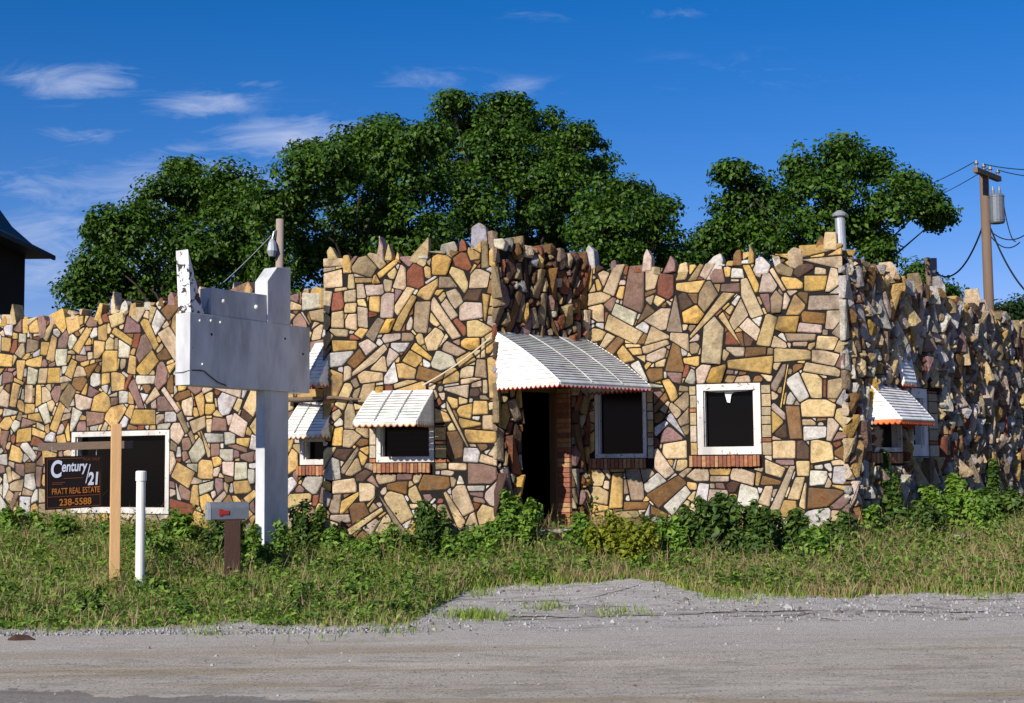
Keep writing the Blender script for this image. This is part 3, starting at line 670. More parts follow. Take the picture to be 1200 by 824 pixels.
build_wall(WC, [(689, 316), (740, 316), (780, 320), (815, 316), (850, 312), (900, 306), (930, 302), (945, 296), (960, 292), (990, 290)],
           [hole_C1, hole_C2], [ko(WC, 758, 455, 766, 537), ko(WC, 690, 537, 762, 549), ko(WC, 808, 452, 817, 533), ko(WC, 892, 449, 904, 533), ko(WC, 806, 533, 896, 548)],
           C1 + C2 + C3 + C4, mixw, bld, ext=(0, .05),
           spikes=[('w', [(824, 328), (825, 312), (836, 300), (845, 296), (848, 303), (845, 329)]), ('b', [(858, 312), (859, 299), (863, 293), (869, 292), (870, 312)]), ('w', [(884, 322), (885, 303), (893, 300), (904, 311), (900, 322)]),
                   ('w', [(904, 302), (908, 299), (914, 300), (917, 313), (908, 316)]), ('t', [(924, 314), (922, 296), (930, 289), (941, 292), (942, 310), (932, 316)]), ('t', [(965, 294), (964, 283), (966, 271), (981, 271), (982, 294)]),
                   ('w', [(686, 318), (686, 292), (690, 286), (697, 293), (699, 316)]), ('m', [(715, 318), (716, 306), (722, 304), (724, 318)]), ('k', [(765, 322), (767, 312), (774, 313), (775, 323)]),
                   ('r', [(742, 320), (744, 312), (750, 314), (752, 320)]), ('t', [(793, 322), (796, 309), (806, 306), (808, 320)])])
dtops = [(988, 300), (1000, 308), (1010, 314), (1025, 320), (1040, 328), (1058, 334), (1080, 345), (1100, 352), (1120, 360), (1150, 374), (1200, 388), (1260, 400)]
build_wall(WD, dtops, [hole_D1, hole_D2], [ko(WD, 1086, 455, 1098, 535), ko(WD, 1016, 530, 1058, 545)], [], mixd, bld, rough=True, rbig=(.055, .10), dens=1.1, prot=(.02, .09), ext=(.03, 0), tilt=(.38, .40),
           spikes=[('g', [(1052, 345), (1050, 328), (1062, 326), (1068, 332), (1066, 350)]), ('w', [(1083, 356), (1084, 344), (1090, 346), (1091, 358)]), ('r', [(1103, 360), (1105, 348), (1112, 352), (1111, 364)]),
                   ('y', [(1114, 360), (1118, 346), (1125, 350), (1126, 364)]), ('k', [(1004, 316), (1007, 306), (1014, 308), (1015, 318)]), ('b', [(1018, 322), (1019, 309), (1025, 312), (1026, 324)]),
                   ('d', [(1130, 366), (1136, 354), (1140, 362), (1139, 372)]), ('t', [(1190, 388), (1193, 376), (1202, 378), (1203, 390)])])

# dark interior shell: flat roof, floor and rear walls, so that the openings look into a real dark room
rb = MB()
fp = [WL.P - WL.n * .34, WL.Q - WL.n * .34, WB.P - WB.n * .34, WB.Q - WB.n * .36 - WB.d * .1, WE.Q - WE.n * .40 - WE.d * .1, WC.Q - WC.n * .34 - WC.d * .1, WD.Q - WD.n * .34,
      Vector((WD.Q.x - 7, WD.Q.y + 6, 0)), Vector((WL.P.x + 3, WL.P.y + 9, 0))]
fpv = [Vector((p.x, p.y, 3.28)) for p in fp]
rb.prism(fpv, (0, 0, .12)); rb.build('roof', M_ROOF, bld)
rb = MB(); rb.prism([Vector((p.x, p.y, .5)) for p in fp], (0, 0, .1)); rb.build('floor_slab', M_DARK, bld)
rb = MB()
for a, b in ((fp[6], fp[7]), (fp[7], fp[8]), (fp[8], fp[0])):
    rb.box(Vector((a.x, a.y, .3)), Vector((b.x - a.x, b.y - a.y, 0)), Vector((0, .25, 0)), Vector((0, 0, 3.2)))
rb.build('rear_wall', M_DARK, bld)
# connection between set-back left wall and the bay
rb = MB(); rb.box(WB.w(.02, .2, -.05), WB.d * .2, -WB.n * .6, (0, 0, 3.7)); rb.build('return_wall', M_MORTAR, bld)

# ---- windows
BR = [(.30, .11, .055), (.36, .16, .07), (.22, .085, .05), (.40, .22, .11), (.27, .10, .06)]
def soldier(W, r, out=.07):
    mb = MB(); u = r[0]
    while u < r[2] - .03:
        w = random.uniform(.055, .068); w = min(w, r[2] - u)
        c = random.choice(BR); o = random.uniform(-.006, .006)
        mb.box(W.w(u, r[1] + random.uniform(-.004, .004), -.06), W.d * (w - .011), W.n * (.06 + out + o), (0, 0, r[3] - r[1]), 0, c); u += w
    mb.box(W.w(r[0] + .004, r[1] + .01, -.05), W.d * (r[2] - r[0] - .02), W.n * (.04 + out), (0, 0, r[3] - r[1] - .02), 0, (.05, .04, .035))
    return mb
def window(W, h, fw, parent, rec=.05, bricks=None, sill=None, glass=True, mull=None, mat=M_FRAME, fd=.10):
    mb = MB(); u0, z0, u1, z1 = h; o0 = -rec - fd; d = fd + rec + .02
    e = .003
    mb.box(W.w(u0 + e, z0 + e, o0), W.d * (u1 - u0 - 2 * e), W.n * d, (0, 0, fw * 1.15)); mb.box(W.w(u0 + e, z1 - fw, o0), W.d * (u1 - u0 - 2 * e), W.n * d, (0, 0, fw - e))
    for a in (u0 + e, u1 - fw): mb.box(W.w(a, z0 + fw * 1.15, o0), W.d * (fw - e), W.n * d, (0, 0, z1 - z0 - fw * 2.15))
    # inner stop
    s = .018
    for a in (u0 + fw, u1 - fw - s): mb.box(W.w(a, z0 + fw * 1.15, o0 + .01), W.d * s, W.n * (d - .05), (0, 0, z1 - z0 - fw * 2.15))
    if mull:
        for m_ in mull: mb.box(W.w(u0 + (u1 - u0) * m_ - .015, z0 + fw * 1.15, o0 + .01), W.d * .03, W.n * .05, (0, 0, z1 - z0 - fw * 2.15))
    f = mb.build('window', mat, parent, bevel=.004)
    if glass:
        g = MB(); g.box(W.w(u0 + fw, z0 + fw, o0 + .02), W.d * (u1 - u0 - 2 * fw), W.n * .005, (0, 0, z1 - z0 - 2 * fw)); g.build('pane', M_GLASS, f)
    if sill: soldier(W, sill).build('sill', M_BRICK, f, bevel=.003)
    if bricks:
        for r in bricks:
            mb = MB(); z = r[1]; k = 0; wd = r[2] - r[0]
            while z < r[3] - .03:
                hh = random.choice((.065, .13, .19, .25)); hh = min(hh, r[3] - z); c = random.choice(BR[:3] if hh < .1 else [(.42, .32, .18), (.40, .27, .11), (.46, .38, .28), (.34, .27, .17)])
                mb.box(W.w(r[0] + .006 + random.uniform(0, .01), z, -.05), W.d * (wd - .014), W.n * random.uniform(.075, .09), (0, 0, hh - .014), 0, c); z += hh; k += 1
            mb.build('brick_surround', M_BRICK, f, bevel=.003)
    return f
window(WL, hole_L, .085, bld, mat=M_FRAME).__setitem__('label', 'wide picture window in thin white frame with dark glass')
window(WL, hole_Ls, .07, bld, sill=WL.rect(350, 546, 397, 557))
window(WL, hole_Lu, .05, bld)
window(WB, hole_B, .07, bld, sill=WB.rect(439, 543, 506, 554), bricks=[WB.rect(433, 497, 441, 542), WB.rect(509.5, 497, 523, 542)])
window(WC, hole_C1, .055, bld, sill=WC.rect(691, 537.5, 758, 549), bricks=[WC.rect(758.5, 457, 766, 537)])
window(WC, hole_C2, .10, bld, sill=WC.rect(809, 534, 892, 547), bricks=[WC.rect(808.5, 452, 816.5, 533), WC.rect(892.5, 449, 904, 533)])
window(WD, hole_D1, .06, bld, sill=WD.rect(1017, 531, 1054, 543))
window(WD, hole_D2, .16, bld, bricks=[WD.rect(1087, 458, 1097, 535)])
# torn paper hanging in the opening of the square window
mb = MB(); u = hole_C2[0] + .45; z = hole_C2[3] - .11
mb.prism([WC.w(u - .30, z + .03, -.09), WC.w(u - .30, z, -.09), WC.w(u - .12, z - .015, -.09), WC.w(u - .05, z - .01, -.08), WC.w(u - .03, z - .10, -.08), WC.w(u - .015, z - .16, -.09), WC.w(u + .03, z - .17, -.08), WC.w(u + .045, z - .06, -.09), WC.w(u + .09, z - .012, -.09), WC.w(u + .3, z, -.09), WC.w(u + .3, z + .03, -.09)], WC.n * .006)
mb.build('torn_blind', M_PVC, bld)

# ---- door way
df = MB(); h = hole_E; th = .38
df.box(WE.w(h[2] - .075, h[1], -th + .005), WE.d * .07, WE.n * .13, (0, 0, h[3] - h[1] - .02)); df.box(WE.w(h[0] + .005, h[1], -th + .005), WE.d * .07, WE.n * .13, (0, 0, h[3] - h[1] - .02))
df.box(WE.w(h[0] + .08, h[3] - .1, -th + .005), WE.d * (h[2] - h[0] - .16), WE.n * .13, (0, 0, .09)); dfo = df.build('door_frame', M_WOODN, bld, bevel=.005)
jb = MB(); z = .45
while z < 2.7:
    jb.box(WE.w(h[2] - .045, z, -th + .14), WE.d * .05, WE.n * (.235), (0, 0, .062), 0, random.choice(BR + [(.45, .20, .07)])); z += .074
jb.box(WE.w(h[2] - .03, .4, -th + .145), WE.d * .03, WE.n * .22, (0, 0, 2.36), 0, (.12, .10, .085)); jb.build('brick_jamb', M_BRICK, bld)
sp = MB(); sp.box(WE.w(h[0] - .05, .15, -.35), WE.d * (h[2] - h[0] + .25), WE.n * .75, (0, 0, .50)); 
u = h[0] - .05
while u < h[2] + .15:
    sp.box(WE.w(u, .53, .405), WE.d * .19, WE.n * .02, (0, 0, .1), 0, random.choice(BR)); u += .2
sp.col = BR[0]; sp.build('doorstep', M_BRICK, bld)
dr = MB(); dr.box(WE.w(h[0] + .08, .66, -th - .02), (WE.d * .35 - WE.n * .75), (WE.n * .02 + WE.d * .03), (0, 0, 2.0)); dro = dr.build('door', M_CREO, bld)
kn = MB(); q = WE.w(h[0] + .40, 1.6, -th - .68); kn.tube([q, q + WE.d * .06], .028, 10); kn.build('handle', M_GALV, dro)

# ---- awnings
def awning(W, u0, u1, zt, zb, p, parent, seams=2, rim=(.55, .12, .05), bulge=.025, nsl=11, fringe=(.72, .70, .62), bot=0.0, sides=(True, True), white=(.80, .80, .78), front_shade=1.0):
    mb = MB(); fr = MB(); br = MB()
    def prof(t):   # outward, z
        o = p * t; z = zt + (zb - zt) * t
        o += bulge * p * 4 * t * (1 - t) * .5; z += bulge * (zt - zb) * 4 * t * (1 - t)
        return o + .03, z
    for i in range(nsl):
        (oa, za), (ob, zb_) = prof(i / nsl), prof((i + 1) / nsl)
        nn_ = Vector((zb_ - za, -(ob - oa))); nn_ = Vector((-(zb_ - za), (ob - oa))).normalized()  # outward normal in (o,z)
        lip = .014
        a0 = (oa, za); b0 = (ob + nn_.x * lip, zb_ + nn_.y * lip)
        P_ = [W.w(u0, a0[1], a0[0]), W.w(u1, a0[1], a0[0]), W.w(u1, b0[1], b0[0]), W.w(u0, b0[1], b0[0])]
        thv = (W.n * -nn_.x + Vector((0, 0, -nn_.y))) * .006
        mb.prism(P_, thv, 0, tuple(c * front_shade * random.uniform(.93, 1.03) for c in white))  # factor darkens the front slat colour to stand in for shade
    for si, (uu, sg) in enumerate(((u0, -1), (u1, 1))):
        if not sides[si]: continue
        ns = max(6, int((zt - zb) / .062)); T_ = np.linspace(0, 1, 60); pf = [prof(t) for t in T_]; zz = [q[1] for q in pf][::-1]; oo = [q[0] for q in pf][::-1]
        ztop = max(q[1] for q in pf); zs = np.linspace(zb, ztop - .02, ns + 1)
        for k in range(ns):
            za, zb2 = zs[k], zs[k + 1]; oa = float(np.interp(za, zz, oo)); ob = float(np.interp(zb2, zz, oo))
            mb.prism([W.w(uu + sg * .012, za, 0.02), W.w(uu + sg * .012, za, oa), W.w(uu, zb2 + .004, max(ob, .03)), W.w(uu, zb2 + .004, .02)], W.d * (-sg * .005), 0, tuple(c * random.uniform(.95, 1.03) for c in white))
        for (ta) in range(20):
            (oa, za), (ob, zb3) = prof(ta / 20), prof((ta + 1) / 20)
            br.tube([W.w(uu, za, oa), W.w(uu, zb3, ob)], .011, 5, 0, white, cap=False)
    ob, zb_ = prof(1)
    br.tube([W.w(u0, zb_, ob), W.w(u1, zb_, ob)], .014, 6, 0, white)
    br.tube([W.w(u0, zt + .005, .03), W.w(u1, zt + .005, .03)], .014, 6, 0, (.6, .6, .6))
    for s in range(seams):
        us_ = u0 + (u1 - u0) * (s + 1) / (seams + 1)
        for ta in range(14):
            (oa, za), (ob2, zb3) = prof(ta / 14), prof((ta + 1) / 14); br.tube([W.w(us_, za + .016, oa + .016), W.w(us_, zb3 + .016, ob2 + .016)], .009, 5, 0, (.45, .44, .42), cap=False)
    def scallop(A, B, nrm):
        Lh = (B - A).length; n = max(3, int(Lh / .085)); d = (B - A) / n
        for k in range(n):
            a = A + d * k; pts = [a] + [a + d * (j / 6) + Vector((0, 0, -.035 - .035 * math.sin(math.pi * j / 6))) for j in range(7)] + [a + d]
            fr.prism(pts, nrm * .005, 0, tuple(c * random.uniform(.75, 1.05) for c in fringe))
            rim_pts = [a + d * (j / 6) + Vector((0, 0, -.037 - .035 * math.sin(math.pi * j / 6))) for j in range(7)]
            fr.tube(rim_pts, .011, 4, 0, rim, cap=False)
    scallop(W.w(u0, zb_, ob), W.w(u1, zb_, ob), W.n)
    if sides[0]: scallop(W.w(u0 - .012, zb_, .02), W.w(u0 - .012, zb_, ob), W.d * -1)
    if sides[1]: scallop(W.w(u1 + .012, zb_, .02), W.w(u1 + .012, zb_, ob), W.d)
    a = mb.build('awning', M_PAINT, parent); fr.build('scalloped_fringe', M_PAINT, a); br.build('awning_frame', M_PAINT, a); return a
# bay window awning
r = WB.rect(437, 459, 508, 499)
awning(WB, r[0], r[2], r[3], r[1] + .04, .78, bld, rim=(.45, .2, .1))
# entrance awning on the diagonal wall
zt = WE.uv(581, 390)[1]; zb = WE.uv(581, 452)[1]
awning(WE, .02, WE.W - .05, zt, zb, 1.2, bld, seams=2, nsl=22, bulge=.045, front_shade=.66, rim=(.35, .03, .02))  # front slats painted greyer, as if shaded; side panels stay white
# set-back left windows
r = WL.rect(352, 473, 397, 513); awning(WL, r[0], r[2], r[3], r[1] + .05, .42, bld, seams=2, rim=(.45, .2, .1))
r = WL.rect(371, 403, 396, 452); awning(WL, r[0], r[2], r[3], r[1] + .03, .45, bld, seams=1)
# right side wall
r = WD.rect(1014, 450, 1053, 492); awning(WD, r[0], r[2], r[3], WD.uv(1014, 492)[1], .52, bld, seams=0, rim=(.65, .10, .03), fringe=(.65, .22, .08), nsl=13)
r = WD.rect(1048, 402, 1062, 448); awning(WD, r[0], r[2], r[3], r[1], .12, bld, seams=0, nsl=12, bulge=.02, sides=(True, True))

# vent pipe on the roof behind the corner, with a cap
v = MB(); b0 = at(990, 300, 21.6); b0.z = 3.3; t0 = at(984, 256, 21.6)
v.tube([b0, t0], .075, 14); vp = v.build('vent_pipe', M_GALV, bld, smooth=False)
v = MB(); v.tube([t0 - Vector((0, 0, .02)), t0 + Vector((0, 0, .03))], [.045, .045], 12); v.tube([t0 + Vector((0, 0, .03)), t0 + Vector((0, 0, .06)), t0 + Vector((0, 0, .10)), t0 + Vector((0, 0, .12))], [.11, .12, .07, .04], 14)
v.build('cap', M_GALV, vp)
# drooping pale cable from the entrance awning across the bay
v = MB(); A = WB.uv(577, 396); B = WB.uv(497, 452); pts = []
for t in np.linspace(0, 1, 16): pts.append(WB.w(A[0] + (B[0] - A[0]) * t, A[1] + (B[1] - A[1]) * t - .18 * t * (1 - t), .085))
v.tube(pts, .011, 6); v.build('cable', M_TAN, bld)
v = MB(); v.tube([WB.w(WB.uv(x, 470)[0], WB.uv(x, y)[1], .10) for x, y in ((383, 467), (395, 466), (410, 468), (425, 468))], [.028, .026, .022, .016], 8)
lg = WL.uv(341, 469); v.tube([WL.w(lg[0], lg[1], .12), WB.w(.02, WB.uv(383, 467)[1], .10)], [.035, .028], 8); v.build('pole_rail', M_POLE, bld)
# white drain pipe elbow at the entrance
v = MB(); q = WC.uv(872, 500)

# ------------------------------------------------------------------ big blank sign
SP = at(326, 470, 19.75); SD = Vector((math.cos(R(57)), math.sin(R(57)), 0)); SN = Vector((SD.y, -SD.x, 0)); SP.z = 0
class Pl:  # sign plane helper
    def uv(s, px, py):
        r = ray(px, py); t = (SP - CPOS).dot(SN) / r.dot(SN); p = CPOS + r * t; return ((p - SP).dot(SD), p.z)
    def w(s, u, z, o=0): return SP + SD * u + SN * o + Vector((0, 0, z))
SG = Pl(); sgz = gz(SP.x, SP.y)
sign = empty('roadside_sign', (SP.x, SP.y, sgz), 'blank white painted metal roadside sign on a thick square post with leaning peeling panel', 'sign')
TH = .26
u0, z0 = SG.uv(222, 451); u1 = SG.uv(363, 460)[0]; z1 = SG.uv(222, 366)[1]
def sbox(mb, ua, za, ub, zb, oa, ob, col=None, mat=0): mb.box(SG.w(ua, za, oa), SD * (ub - ua), SN * (ob - oa), (0, 0, zb - za), mat, col)
mb = MB()
zr1 = SG.uv(363, 384)[1]; zr0 = SG.uv(363, 461)[1]
mb.hexa([SG.w(u0, z0, 0), SG.w(u1, zr0, 0), SG.w(u1, zr0, -TH), SG.w(u0, z0, -TH), SG.w(u0, z1, 0), SG.w(u1, zr1, 0), SG.w(u1, zr1, -TH), SG.w(u0, z1, -TH)])
mb.build('sign_panel', M_SIGN, sign, bevel=.006)
zline = lambda u: z1 + (zr1 - z1) * (u - u0) / (u1 - u0)
mb = MB(); ua, za = SG.uv(249, 337); ub_, zb_ = SG.uv(317, 346)
mb.hexa([SG.w(ua, zline(ua) + .002, -.02), SG.w(ub_, zline(ub_) + .002, -.02), SG.w(ub_, zline(ub_) + .002, -TH + .03), SG.w(ua, zline(ua) + .002, -TH + .03), SG.w(ua, za, -.02), SG.w(ub_, zb_, -.02), SG.w(ub_, zb_, -TH + .03), SG.w(ua, za, -TH + .03)])
mb.build('upper_panel', M_SIGN, sign, bevel=.006)
# post: below and above the panel
pa = SG.uv(313, 560)[0]; pb = SG.uv(341, 560)[0]
mb = MB(); sbox(mb, pa, sgz - .2, pb, zline(pa) - .9, -.06, -.24); zc = min(z0, zr0)
mb = MB(); sbox(mb, pa, sgz - .2, pb, zc + .05, -.05, -.215); mb.build('post', M_SIGN, sign, bevel=.006)
fa = SG.uv(314, 340)[0]; fb_, fz = SG.uv(341, 314); fm = SG.uv(325, 313); fl = SG.uv(314, 329)
poly = [(fa, zline(fa) + .003), (fb_, zline(fb_) + .003), (fb_, fz), (fm[0], fm[1]), (fl[0], fl[1])]
mb = MB(); mb.prism([SG.w(u, z, -.005) for u, z in poly], SN * -(TH - .02)); mb.build('pillar_top', M_SIGN, sign, bevel=.006)
# leaning peeling panel
mb = MB(); e1 = SG.uv(222, 364); e2 = SG.uv(221, 292); e3 = SG.uv(240, 356)
zb_ = z1 + .004
P0_ = SG.w(u0 + .02, zb_, -.01); P1_ = SG.w(e2[0], e2[1], -.01); P2_ = SG.w(e3[0], zb_, -.01)
off = SN * -(TH - .03); lean = at(201, 294, 1) 
mb.prism([P0_, P2_, P1_], off * .98); mb.build('leaning_panel', M_PEEL, sign, bevel=.004)
# seam flashing, bolts and holes
for x, y in ((262, 353), (301, 360)):
    mb = MB(); q = SG.uv(x, y); p = SG.w(q[0], q[1], -.02); mb.tube([p, p + SN * .02, p + SN * .035], [.035, .032, .012], 10); mb.build('bolt', M_PVC, sign); mb = MB()
for x, y in ((237, 427), (345, 456), (234, 376), (247, 376), (258, 378)):
    q = SG.uv(x, y); p = SG.w(q[0], q[1], 0); mb.tube([p, p + SN * .018], [.02, .012], 8); mb.build('rivet', M_PVC, sign); mb = MB()
mb = MB()
for x, y in ((248, 392), (334, 397), (355, 415)):
    q = SG.uv(x, y); p = SG.w(q[0], q[1], 0); mb.tube([p, p + SN * .004], .018, 10); mb.build('bolt_hole', M_BLACK, sign); mb = MB()
mb = MB(); mb.tube([SG.w(*SG.uv(x, y), .02) for x, y in ((224, 434), (232, 434), (238, 435), (246, 442), (254, 448), (264, 452))], .008, 6)
mb.tube([SG.w(u0 - .004, SG.uv(222, 434)[1], 0.0), SG.w(u0 - .012, SG.uv(222, 436)[1], -.12), SG.w(u0 - .008, SG.uv(222, 436)[1], -TH)], .004, 5); mb.build('loose_wire', M_BLACK, sign)
mb = MB(); q = SG.uv(243, 357)
mb.prism([SG.w(e3[0] + .01, zb_, -.05), SG.w(ua - .02, zb_, -.05), SG.w(ua - .01, zb_ + .22, -.06), SG.w(e3[0] + .10, zb_ + .12, -.06)], SN * -.01); mb.build('torn_sheet', M_GREYM, sign)

# ------------------------------------------------------------------ estate sign on wooden post
yd = 17.6; pb_ = at(134, 678, yd); base = Vector((pb_.x, pb_.y, gz(pb_.x, pb_.y)))
ys_ = empty('estate_sign', base, 'dark hanging sign board with white lettering on a pale wooden post with crossarm', 'sign')
topz = at(134, 497, yd).z
mb = MB(); mb.cbox((base.x, base.y, (base.z - .1 + topz) / 2), (.118, .10, topz - base.z + .1), R(22)); mb.build('post', M_PINE, ys_, bevel=.004)
a0 = at(43, 524, yd - .1); a1 = at(155, 521, yd + .12); ad = (a1 - a0)
mb = MB(); hd = Vector((ad.x, ad.y, 0)).normalized(); hn = Vector((hd.y, -hd.x, 0))
mb.box(a0 - Vector((0, 0, .045)) - hn * .1, ad, -hn * .045, (0, 0, .095)); mb.build('crossarm', M_GREYW, ys_, bevel=.003)
c00 = at(53, 598, yd - .15); c10 = at(120, 594, yd + .22); c01 = at(52.5, 536, yd - .15); c11 = at(121, 533, yd + .22)
M_BOARD = simple('sign_board_black', (.011, .007, .006), .5, .3, 10)
mb = MB(); ex = (c10 - c00); ez = (c01 - c00); en = ex.cross(ez).normalized()
if en.y > 0: en = -en
mb.prism([c00, c10, c11, c01], -en * .02); bd = mb.build('sign_board', M_BOARD, ys_)
mb = MB()
for t in (.12, .88):
    p = c01.lerp(c11, t); mb.tube([p, Vector((p.x, p.y, a0.z))], .005, 5); mb.build('hanger', M_GALV, ys_); mb = MB()
M_TXTW = simple('sign_white_letter', (.62, .66, .80), .5, .1); M_TXTO = simple('sign_gold_letter', (.42, .15, .025), .5, .2); M_LINE = simple('sign_brown_line', (.16, .05, .02), .5, .2)
def text(body, u, v, h, mat, width=None, bold=0.0, shear=0, name='lettering', parent=bd, rot=0):
    cu = bpy.data.curves.new(name, 'FONT'); cu.body = body; cu.size = 1; cu.offset = bold; cu.shear = shear; cu.extrude = .0
    t = bpy.data.objects.new(name, cu); C.objects.link(t); bpy.context.view_layer.update()
    me = bpy.data.meshes.new_from_object(t.evaluated_get(bpy.context.evaluated_depsgraph_get())); bpy.data.objects.remove(t)
    co = np.zeros(len(me.vertices) * 3); me.vertices.foreach_get('co', co); co = co.reshape(-1, 3)
    mn = co.min(0); mx = co.max(0); s = co - mn; s /= (mx - mn)[1]
    W_ = s[:, 0].max(); sx = (width / W_) if width else h
    ux = ex.normalized(); uz = Vector((0, 0, 1)); off = wloc(parent); off = wloc(parent)
    out_ = []
    for q in s:
        xx = q[0] * sx; zz_ = q[1] * h
        fx = (u + xx * math.cos(rot) - zz_ * math.sin(rot)); fz_ = v + xx * math.sin(rot) + zz_ * math.cos(rot)
        p = c00 + ex * fx + (ez * (1 - fx) + (c11 - c10) * fx) * fz_ + en * .006 - off
        out_ += [p.x, p.y, p.z]
    me.vertices.foreach_set('co', out_); me.materials.clear(); me.materials.append(mat)
    o = bpy.data.objects.new(name, me); C.objects.link(o); o.parent = parent; return o
text('C', .10, .60, .335, M_TXTW, .19, .03, .1)
text('entury', .285, .645, .235, M_TXTW, .44, .022, .15)
text('21', .735, .43, .25, M_TXTW, .18, .04, .1)
text('/', .69, .47, .36, M_TXTW, .09, .0, .2)
text('FOR SALE', .66, .90, .055, M_LINE, .28)
text('PRATT REAL ESTATE', .115, .285, .115, M_TXTO, .83, .012)
text('238-5588', .24, .065, .13, M_TXTO, .56, .02)
mb = MB()
for (ua, ub, v_) in ((.04, .96, .235), (.04, .96, .03), (.04, .96, .955), (.32, .66, .575), (.12, .35, .50), (.12, .30, .47)):
    p = lambda u, v: c00 + ex * u + ez * v + en * .004
    mb.prism([p(ua, v_), p(ub, v_), p(ub, v_ + .012), p(ua, v_ + .012)], en * .002)
for u_ in (.035, .955): mb.prism([p(u_, .03), p(u_ + .008, .03), p(u_ + .008, .955), p(u_, .955)], en * .002)
mb.build('border_line', M_LINE, bd)

# ------------------------------------------------------------------ white pipe
pd = 17.45; q = at(164, 673, pd); g0 = gz(q.x, q.y); zt_ = at(165, 552, pd).z
mb = MB(); mb.tube([(q.x, q.y, g0 - .1), (q.x, q.y, zt_ - .12)], .056, 18); pp = mb.build('pipe_marker', M_PVC, None, smooth=False)
tag(pp, 'upright white plastic pipe standing in the grass beside the wooden post', 'pipe')
mb = MB(); mb.tube([(q.x, q.y, zt_ - .12), (q.x, q.y, zt_ - .01), (q.x, q.y, zt_)], [.066, .066, .056], 18); mb.tube([(q.x, q.y, zt_ - .001), (q.x, q.y, zt_ + .002)], .045, 14); mb.build('collar', M_PVC, pp)

# ------------------------------------------------------------------ mailbox
md = 18.1; q = at(273, 676, md); mg = gz(q.x, q.y)
mbx = empty('mailbox', (q.x, q.y, mg), 'grey metal mailbox with small red flag on a dark timber post', 'mailbox')
zb0 = at(273, 610, md).z
mb = MB(); mb.cbox((q.x - .01, q.y, (mg - .1 + zb0) / 2), (.20, .17, zb0 - mg + .1), R(12)); mb.build('post', M_CREO, mbx, bevel=.008)
ax = Vector((math.cos(R(24)), math.sin(R(24)), 0)); ay = Vector((-ax.y, ax.x, 0)); wB, hB, lB = .085, .13, .25
c = Vector((q.x - .07, q.y, zb0))
ring = [(-wB, 0), (wB, 0), (wB, hB)] + [(wB * math.cos(a), hB + wB * math.sin(a)) for a in np.linspace(.2, math.pi - .2, 9)] + [(-wB, hB)]
mb = MB(); mb.prism([c - ax * lB + ay * a + Vector((0, 0, b + .02)) for a, b in ring], ax * lB * 2); mb.build('box', M_GREYM, mbx)
ring2 = [(a * 1.06, b * 1.04 - .004) for a, b in ring]
mb = MB(); mb.prism([c - ax * (lB + .018) + ay * a + Vector((0, 0, b + .02)) for a, b in ring2], ax * .035); do = mb.build('door', M_GALV, mbx)
mb = MB(); mb.cbox(c - ax * (lB + .03) + Vector((0, 0, .18)), (.02, .05, .03), R(24)); mb.build('latch', M_GALV, do)
mb = MB(); mb.box(c - ay * (wB + .012) - ax * .13 + Vector((0, 0, .06)), ax * .035, ay * .006, (0, 0, .09)); mb.box(c - ay * (wB + .014) - ax * .13 + Vector((0, 0, .08)), ax * .12, ay * .006, (0, 0, .05)); mb.build('flag', M_RED, mbx)
mb = MB(); mb.cbox(c + Vector((.03, 0, .008)), (.36, .14, .02), R(24)); mb.build('board', M_CREO, mbx)

# ------------------------------------------------------------------ utility poles
def pole(name, pxt, pyt, pxb, pyb, d, r, label, cat='utility pole', group=None):
    t = at(pxt, pyt, d); b = at(pxb, pyb, d); k = (gz(b.x, b.y) - b.z) / (t.z - b.z) if t.z != b.z else 0
    g = b + (t - b) * k; g.z = gz(b.x, b.y)
    e = empty(name, g, label, cat, group); mb = MB(); mb.tube([g - Vector((0, 0, .3)), g.lerp(t, .5), t], [r * 1.25, r * 1.1, r], 12); mb.build('pole_shaft', M_POLE, e, smooth=True); return e, t, g
e, t, g = pole('utility_pole', 1153, 204, 1160, 380, 36, .115, 'tall wooden utility pole carrying a grey transformer, rising behind the right end of the wall')
mb = MB(); a = at(1143, 202, 35.2); b = at(1171, 213, 36.9); d = b - a; hn = Vector((d.y, -d.x, 0)).normalized(); mb.box(a - hn * .06, d, hn * .12, (0, 0, .13)); arm = mb.build('crossarm', M_POLE, e)
ins = []
for t_ in (.05, .35, .62, .95):
    p = a.lerp(b, t_) + Vector((0, 0, .13)); m2 = MB(); m2.tube([p, p + Vector((0, 0, .07)), p + Vector((0, 0, .10)), p + Vector((0, 0, .18))], [.03, .03, .065, .04], 8); m2.build('insulator', M_GREYM, arm); ins.append(p + Vector((0, 0, .17)))
mb = MB(); tr = at(1168, 245, 35.7); mb.tube([tr + Vector((0, 0, -.37)), tr + Vector((0, 0, -.34)), tr + Vector((0, 0, .34)), tr + Vector((0, 0, .38))], [.17, .19, .19, .15], 16)
for k in (-.3, .3): mb.tube([tr + Vector((0, 0, k)), tr + Vector((0, 0, k + .03))], .20, 16)
trm = mb.build('transformer', M_GREYM, e, smooth=False)
for k in (-.08, .08):
    m2 = MB(); p = tr + Vector((k, 0, .38)); m2.tube([p, p + Vector((0, 0, .1)), p + Vector((0, 0, .2))], [.04, .045, .02], 8); m2.build('bushing', M_GREYM, trm)
mb = MB(); mb.tube([tr + Vector((0, .15, .1)), at(1156, 242, 36)], .03, 6); mb.tube([tr + Vector((0, .15, -.1)), at(1156, 250, 36)], .03, 6); mb.build('bracket', M_GREYM, e)
